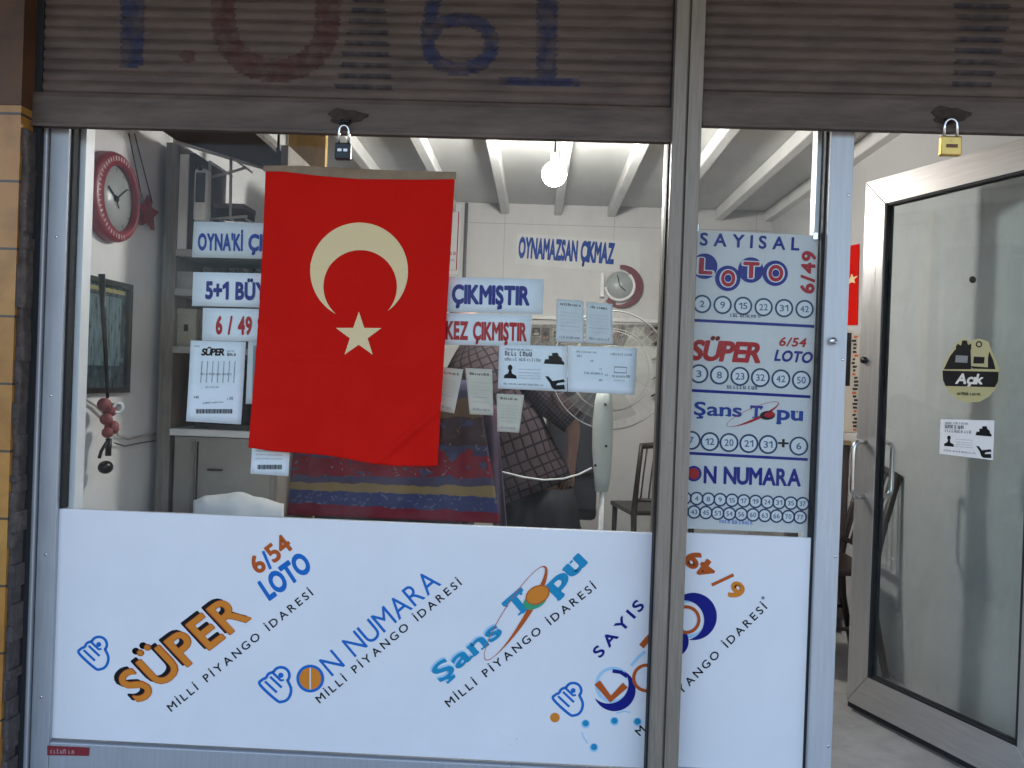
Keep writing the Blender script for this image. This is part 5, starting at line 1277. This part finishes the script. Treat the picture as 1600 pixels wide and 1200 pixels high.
def node(p, r, prev=None):
    V.append((Vector(p), r)); i = len(V)-1
    if prev is not None: E.append((prev, i))
    return i
neck_p = W(738, 530, .10); head_p = W(724, 484, .15)
i0 = node(pel, (.14, .11)); i1 = node(pel.lerp(neck_p, .35), (.13, .10), i0); i2 = node(pel.lerp(neck_p, .75), (.15, .105), i1); i3 = node(neck_p+Vector((0, 0, .0)), .055, i2)
i4 = node(head_p, (.075, .085), i3); i5 = node(head_p+Vector((-.03, .03, .075)), (.07, .08), i4)
# arms: right arm bent down to the hip, left arm reaching forward to rest
def arm(sh, el, wr, tip, palmn):
    a = node(sh, .055, i2); e1 = node(el, .043, a); w = node(wr, .028, e1); h = node(wr.lerp(tip, .45), (.040, .018), w)
    d = (tip-wr).normalized(); side = d.cross(palmn).normalized(); base = wr.lerp(tip, .5)
    for k, (o, l) in enumerate(((-.03, .062), (-.010, .074), (.010, .070), (.03, .055))):
        r0 = node(base+side*o+d*.012, .0095, h); r1 = node(base+side*o*1.15+d*(.012+l*.55)+palmn*.008, .0088, r0); node(base+side*o*1.15+d*(.012+l)+palmn*.03, .0075, r1)
    t0 = node(wr.lerp(tip, .2)-side*.034, .011, w); node(wr.lerp(tip, .5)-side*.06+palmn*.012, .0095, t0)
sr = W(832, 600, .02); er = W(896, 662, -.02); wr_ = W(893, 722, .03); arm(sr, er, wr_, W(884, 772, .05), Vector((-.5, .85, 0)).normalized())
sl = W(700, 610, .12); el = W(640, 690, .35); wl_ = W(660, 700, .62); arm(sl, el, wl_, W(668, 706, .80), Vector((0, 0, -1)))
# legs
zf = FL
for sgn, dxp in ((-1, -.105), (1, .105)):
    hp_ = node(pel+Vector((dxp, 0, -.08)), .088, i0); kn = node(Vector((pel.x+dxp*1.1, YP+.05, FL+.46)), .062, hp_); an = node(Vector((pel.x+dxp*1.1, YP-.01, FL+.09)), .042, kn)
    node(Vector((pel.x+dxp*1.25, YP+.15, FL+.035)), (.04, .03), an)
body = skin_obj('body', V, E, SKIN, per, 0, 2)
# face: nose, ears
fd = Vector((-.45, .85, -.15)).normalized(); up = Vector((-.25, .05, .97)).normalized(); rt = fd.cross(up).normalized(); hc = head_p+Vector((-.015, .015, .045))
b = MB(); b.ball(hc+fd*.098, .016, 10, sz=1.5); b.build('nose', SKIN, per)
for s in (-1, 1):
    b = MB(); b.ball(hc+rt*s*.082, .03, 12, sx=.45, sy=.7, sz=1.1); b.build('ear', SKIN, per)
    b = MB(); b.ball(hc+fd*.086+rt*s*.033+up*.02, .011, 10); b.build('eye', BLACK, per)
b = MB(); b.obox(hc+fd*.088-rt*.022-up*.05, rt*.044, up*.008, fd*.006); b.build('mouth', M('lip', (.3, .1, .09), .6), per)
b = MB()
def hair(u, v):
    a = 2*math.pi*u; t = v*math.pi*.56; e = (up*math.cos(t)+(rt*math.cos(a)-fd*math.sin(a))*math.sin(t))
    if e.dot(fd) > .45: e = (e-fd*(e.dot(fd)-.45)).normalized()
    return hc+up*.02+Vector((e.x*.098, e.y*.104, e.z*.106))
b.grid(hair, 28, 14); b.build('hair', HAIR, per, solid=.008)
# shirt
SHIRT = bpy.data.materials.new('plaid_cloth'); SHIRT.use_nodes = True
nt = SHIRT.node_tree; pb = nt.nodes['Principled BSDF']; pb.inputs['Roughness'].default_value = .9; pb.inputs['Specular IOR Level'].default_value = .15
uvn = nt.nodes.new('ShaderNodeUVMap'); sep = nt.nodes.new('ShaderNodeSeparateXYZ'); nt.links.new(uvn.outputs[0], sep.inputs[0])
def stripe(out, n, lo):
    m1 = nt.nodes.new('ShaderNodeMath'); m1.operation = 'MULTIPLY'; m1.inputs[1].default_value = n; nt.links.new(out, m1.inputs[0])
    fr_ = nt.nodes.new('ShaderNodeMath'); fr_.operation = 'FRACT'; nt.links.new(m1.outputs[0], fr_.inputs[0])
    l = nt.nodes.new('ShaderNodeMath'); l.operation = 'LESS_THAN'; l.inputs[1].default_value = lo; nt.links.new(fr_.outputs[0], l.inputs[0]); return l.outputs[0]
a1 = stripe(sep.outputs[0], 24, .2); a2 = stripe(sep.outputs[1], 19, .2)
mxx = nt.nodes.new('ShaderNodeMath'); mxx.operation = 'MAXIMUM'; nt.links.new(a1, mxx.inputs[0]); nt.links.new(a2, mxx.inputs[1])
a3 = stripe(sep.outputs[0], 12, .32)
nz = nt.nodes.new('ShaderNodeTexNoise'); nz.inputs['Scale'].default_value = 6; nt.links.new(uvn.outputs[0], nz.inputs['Vector'])
r0 = nt.nodes.new('ShaderNodeValToRGB'); r0.color_ramp.elements[0].color = (.058, .043, .047, 1); r0.color_ramp.elements[1].color = (.085, .064, .07, 1); nt.links.new(nz.outputs[0], r0.inputs[0])
m0 = nt.nodes.new('ShaderNodeMix'); m0.data_type = 'RGBA'; nt.links.new(a3, m0.inputs[0]); nt.links.new(r0.outputs[0], m0.inputs[6]); m0.inputs[7].default_value = (.068, .049, .057, 1)
m1 = nt.nodes.new('ShaderNodeMix'); m1.data_type = 'RGBA'; nt.links.new(mxx.outputs[0], m1.inputs[0]); nt.links.new(m0.outputs[2], m1.inputs[6]); m1.inputs[7].default_value = (.022, .017, .021, 1)
nt.links.new(m1.outputs[2], pb.inputs['Base Color'])
def loft(name, rings, mat, parent, n=40, uv=True):
    """rings: (centre, axis_u, axis_v, ru, rv)"""
    b = MB(); vs = []
    for c, u, v, ru, rv in rings:
        for j in range(n+1): a = 2*math.pi*j/n; vs.append(c+u*ru*math.cos(a)+v*rv*math.sin(a))
    if name in ('shirt', 'sleeve'):
        for i_, v_ in enumerate(vs):
            a_ = 2*math.pi*(i_ % (n+1))/n; k_ = i_//(n+1)
            vs[i_] = v_+(v_-rings[k_][0]).normalized()*(.006*math.sin(3*a_+k_*1.3)+.004*math.sin(7*a_-k_*2.1))
    K = len(rings); fs = [(i*(n+1)+j, i*(n+1)+j+1, (i+1)*(n+1)+j+1, (i+1)*(n+1)+j) for i in range(K-1) for j in range(n)]
    b.add(vs, fs, 0, True); o = b.build(name, mat, parent, solid=.006)
    if uv:
        l = o.data.uv_layers.new(name='UVMap')
        for lp in o.data.loops: i = lp.vertex_index; l.data[lp.index].uv = ((i % (n+1))/n, (i//(n+1))/(K-1))
    return o
ax = (neck_p-pel).normalized(); vv = Vector((0, 1, 0)); vv = (vv-ax*vv.dot(ax)).normalized(); uu = vv.cross(ax).normalized()
hem = W(832, 772); rr = []
for t, ru, rv in ((0, .215, .15), (.08, .21, .15), (.2, .20, .148), (.35, .195, .145), (.5, .20, .142), (.65, .21, .14), (.78, .215, .13), (.88, .18, .11), (.95, .11, .085), (1.0, .066, .066)):
    c = hem.lerp(neck_p, t); w = .012*math.sin(t*20)
    rr.append((c+uu*w*.4, uu, vv, ru, rv))
sht = loft('shirt', rr, SHIRT, per)
def sleeve(a, e, r0, r1):
    d = (e-a).normalized(); x = d.orthogonal().normalized(); y = d.cross(x)
    return loft('sleeve', [(a.lerp(e, t), x, y, r0+(r1-r0)*t, r0+(r1-r0)*t) for t in (-.15, 0, .25, .5, .75, .98)], SHIRT, sht, 20)
sleeve(sr, er, .085, .068); sleeve(sl, el, .085, .068)
# trousers
rr = []; xx, yy = Vector((1, 0, 0)), Vector((0, 1, 0))
loft('trousers_seat', [(pel+Vector((0, 0, z)), xx, yy, ru, rv) for z, ru, rv in ((.10, .17, .13), (0, .20, .145), (-.10, .215, .15), (-.17, .20, .14))], TROU, per, 30)
for dxp in (-.105, .105):
    P = [(pel+Vector((dxp, 0, -.10)), .115), (pel+Vector((dxp*1.05, .02, -.22)), .10), (Vector((pel.x+dxp*1.1, YP+.05, FL+.46)), .08), (Vector((pel.x+dxp*1.1, YP-.0, FL+.1)), .07)]
    loft('trouser_leg', [(c, xx, yy, r, r) for c, r in P], TROU, per, 24)
    b = MB(); fx = pel.x+dxp*1.2; b.ball((fx, YP+.07, FL+.04), .05, 14, sx=.95, sy=2.6, sz=.8); b.build('shoe', BLKM, per)
# dark office chair behind the person
oc = thing('office_chair', 'dark padded office chair standing beyond the person beside the fan', 'chair', (at(900, 800, 2.1).x, 2.2, FL))
x0, x1 = at(852, 700, 2.1).x, at(932, 700, 2.1).x; z0, z1 = at(890, 745, 2.1).z, at(890, 590, 2.1).z
MB().box(x0, x1, 2.08, 2.15, z0, z1).build('backrest', DLEATH, oc, bevel=.03)
MB().box(x0-.02, x1+.02, 2.155, 2.6, FL+.43, FL+.52).build('seat', DLEATH, oc, bevel=.03)
MB().box(x0-.01, x1+.01, 2.1, 2.149, FL+.5, z0+.02).build('back_support', DLEATH, oc, bevel=.01)
xm = (x0+x1)/2; MB().tube([(xm, 2.37, FL+.08), (xm, 2.37, FL+.44)], .025, 12).build('column', BLKM, oc)
for k in range(5): a = R(72*k+10); MB().tube([(xm, 2.37, FL+.09), (xm+.26*math.cos(a), 2.37+.26*math.sin(a), FL+.03)], [.02, .013], 8).build('foot', BLKM, oc)

# ---- right wall by the door: pennant, calendar, cabinet
XR_ = XR-.002
def rw(px, py): return atX(px, py, XR_)
t = thing('pennant', 'small red flag with white star on the right wall in the door gap', 'flag', rw(1333, 400))
q = [(1318, 386), (1343, 381), (1340, 508), (1314, 508)]
MB().prism([rw(*k) for k in q], (-.003, 0, 0)).build('cloth', FLAGM, t)
sc_ = rw(1332, 437); b = MB(); pts = [sc_+Vector((-.0042, math.cos(R(90+36*i))*(1 if i % 2 == 0 else .42)*.085, math.sin(R(90+36*i))*(1 if i % 2 == 0 else .42)*.03)) for i in range(10)]
b.prism(pts, (-.001, 0, 0)); b.build('star', CREAM, t)
t = thing('wall_calendar', 'black and white printed wall sheet below the red pennant', 'wall sheet', rw(1330, 600))
MB().prism([rw(*k) for k in ((1312, 518), (1345, 520), (1340, 675), (1308, 675))], (-.003, 0, 0)).build('sheet', M('cal_paper', (.46, .42, .36), .8), t)
f = Flat(Plane((XR_-.0034, 0, 0), (-1, 0, 0)), .0004)
f.poly([(1313, 520), (1331, 520), (1328, 603), (1311, 603)], BLACK, 1)
rg = random.Random(2)
for i in range(26):
    y = 525+i*5.8; x = 1333+rg.uniform(-2, 2); f.poly([(x, y), (x+rg.uniform(3, 8), y), (x+rg.uniform(3, 8), y+3.4), (x, y+3.4)], BLACK if i % 5 else BRICK, 2)
f.build('print', t)
yc0, yc1 = atX(1345, 800, XR-.28).y, atX(1308, 800, XR-.28).y+.25
cab = thing('low_cabinet', 'low cabinet with pale door and wooden top against the right wall', 'cabinet', (XR-.15, 1.6, FL))
ztp = at(1330, 686, 1.75).z
MB().box(XR-.30, XR-.004, 1.62, 2.35, FL+.08, ztp-.025).build('carcass', M('cab_brown', (.10, .075, .07), .6), cab, bevel=.003)
MB().box(XR-.32, XR-.004, 1.60, 2.37, ztp-.0248, ztp).build('top', M('cab_top', (.36, .25, .14), .5, noise=.2, scale=9), cab, bevel=.003)
MB().box(XR-.312, XR-.3002, 1.66, 2.3, FL+.14, ztp-.17).build('door', GWOOD2, cab, bevel=.002)
for y in (1.65, 2.29):
    for x in (XR-.28, XR-.05): MB().box(x-.015, x+.015, y-.015, y+.015, FL, FL+.0798).build('foot', DWOOD, cab)
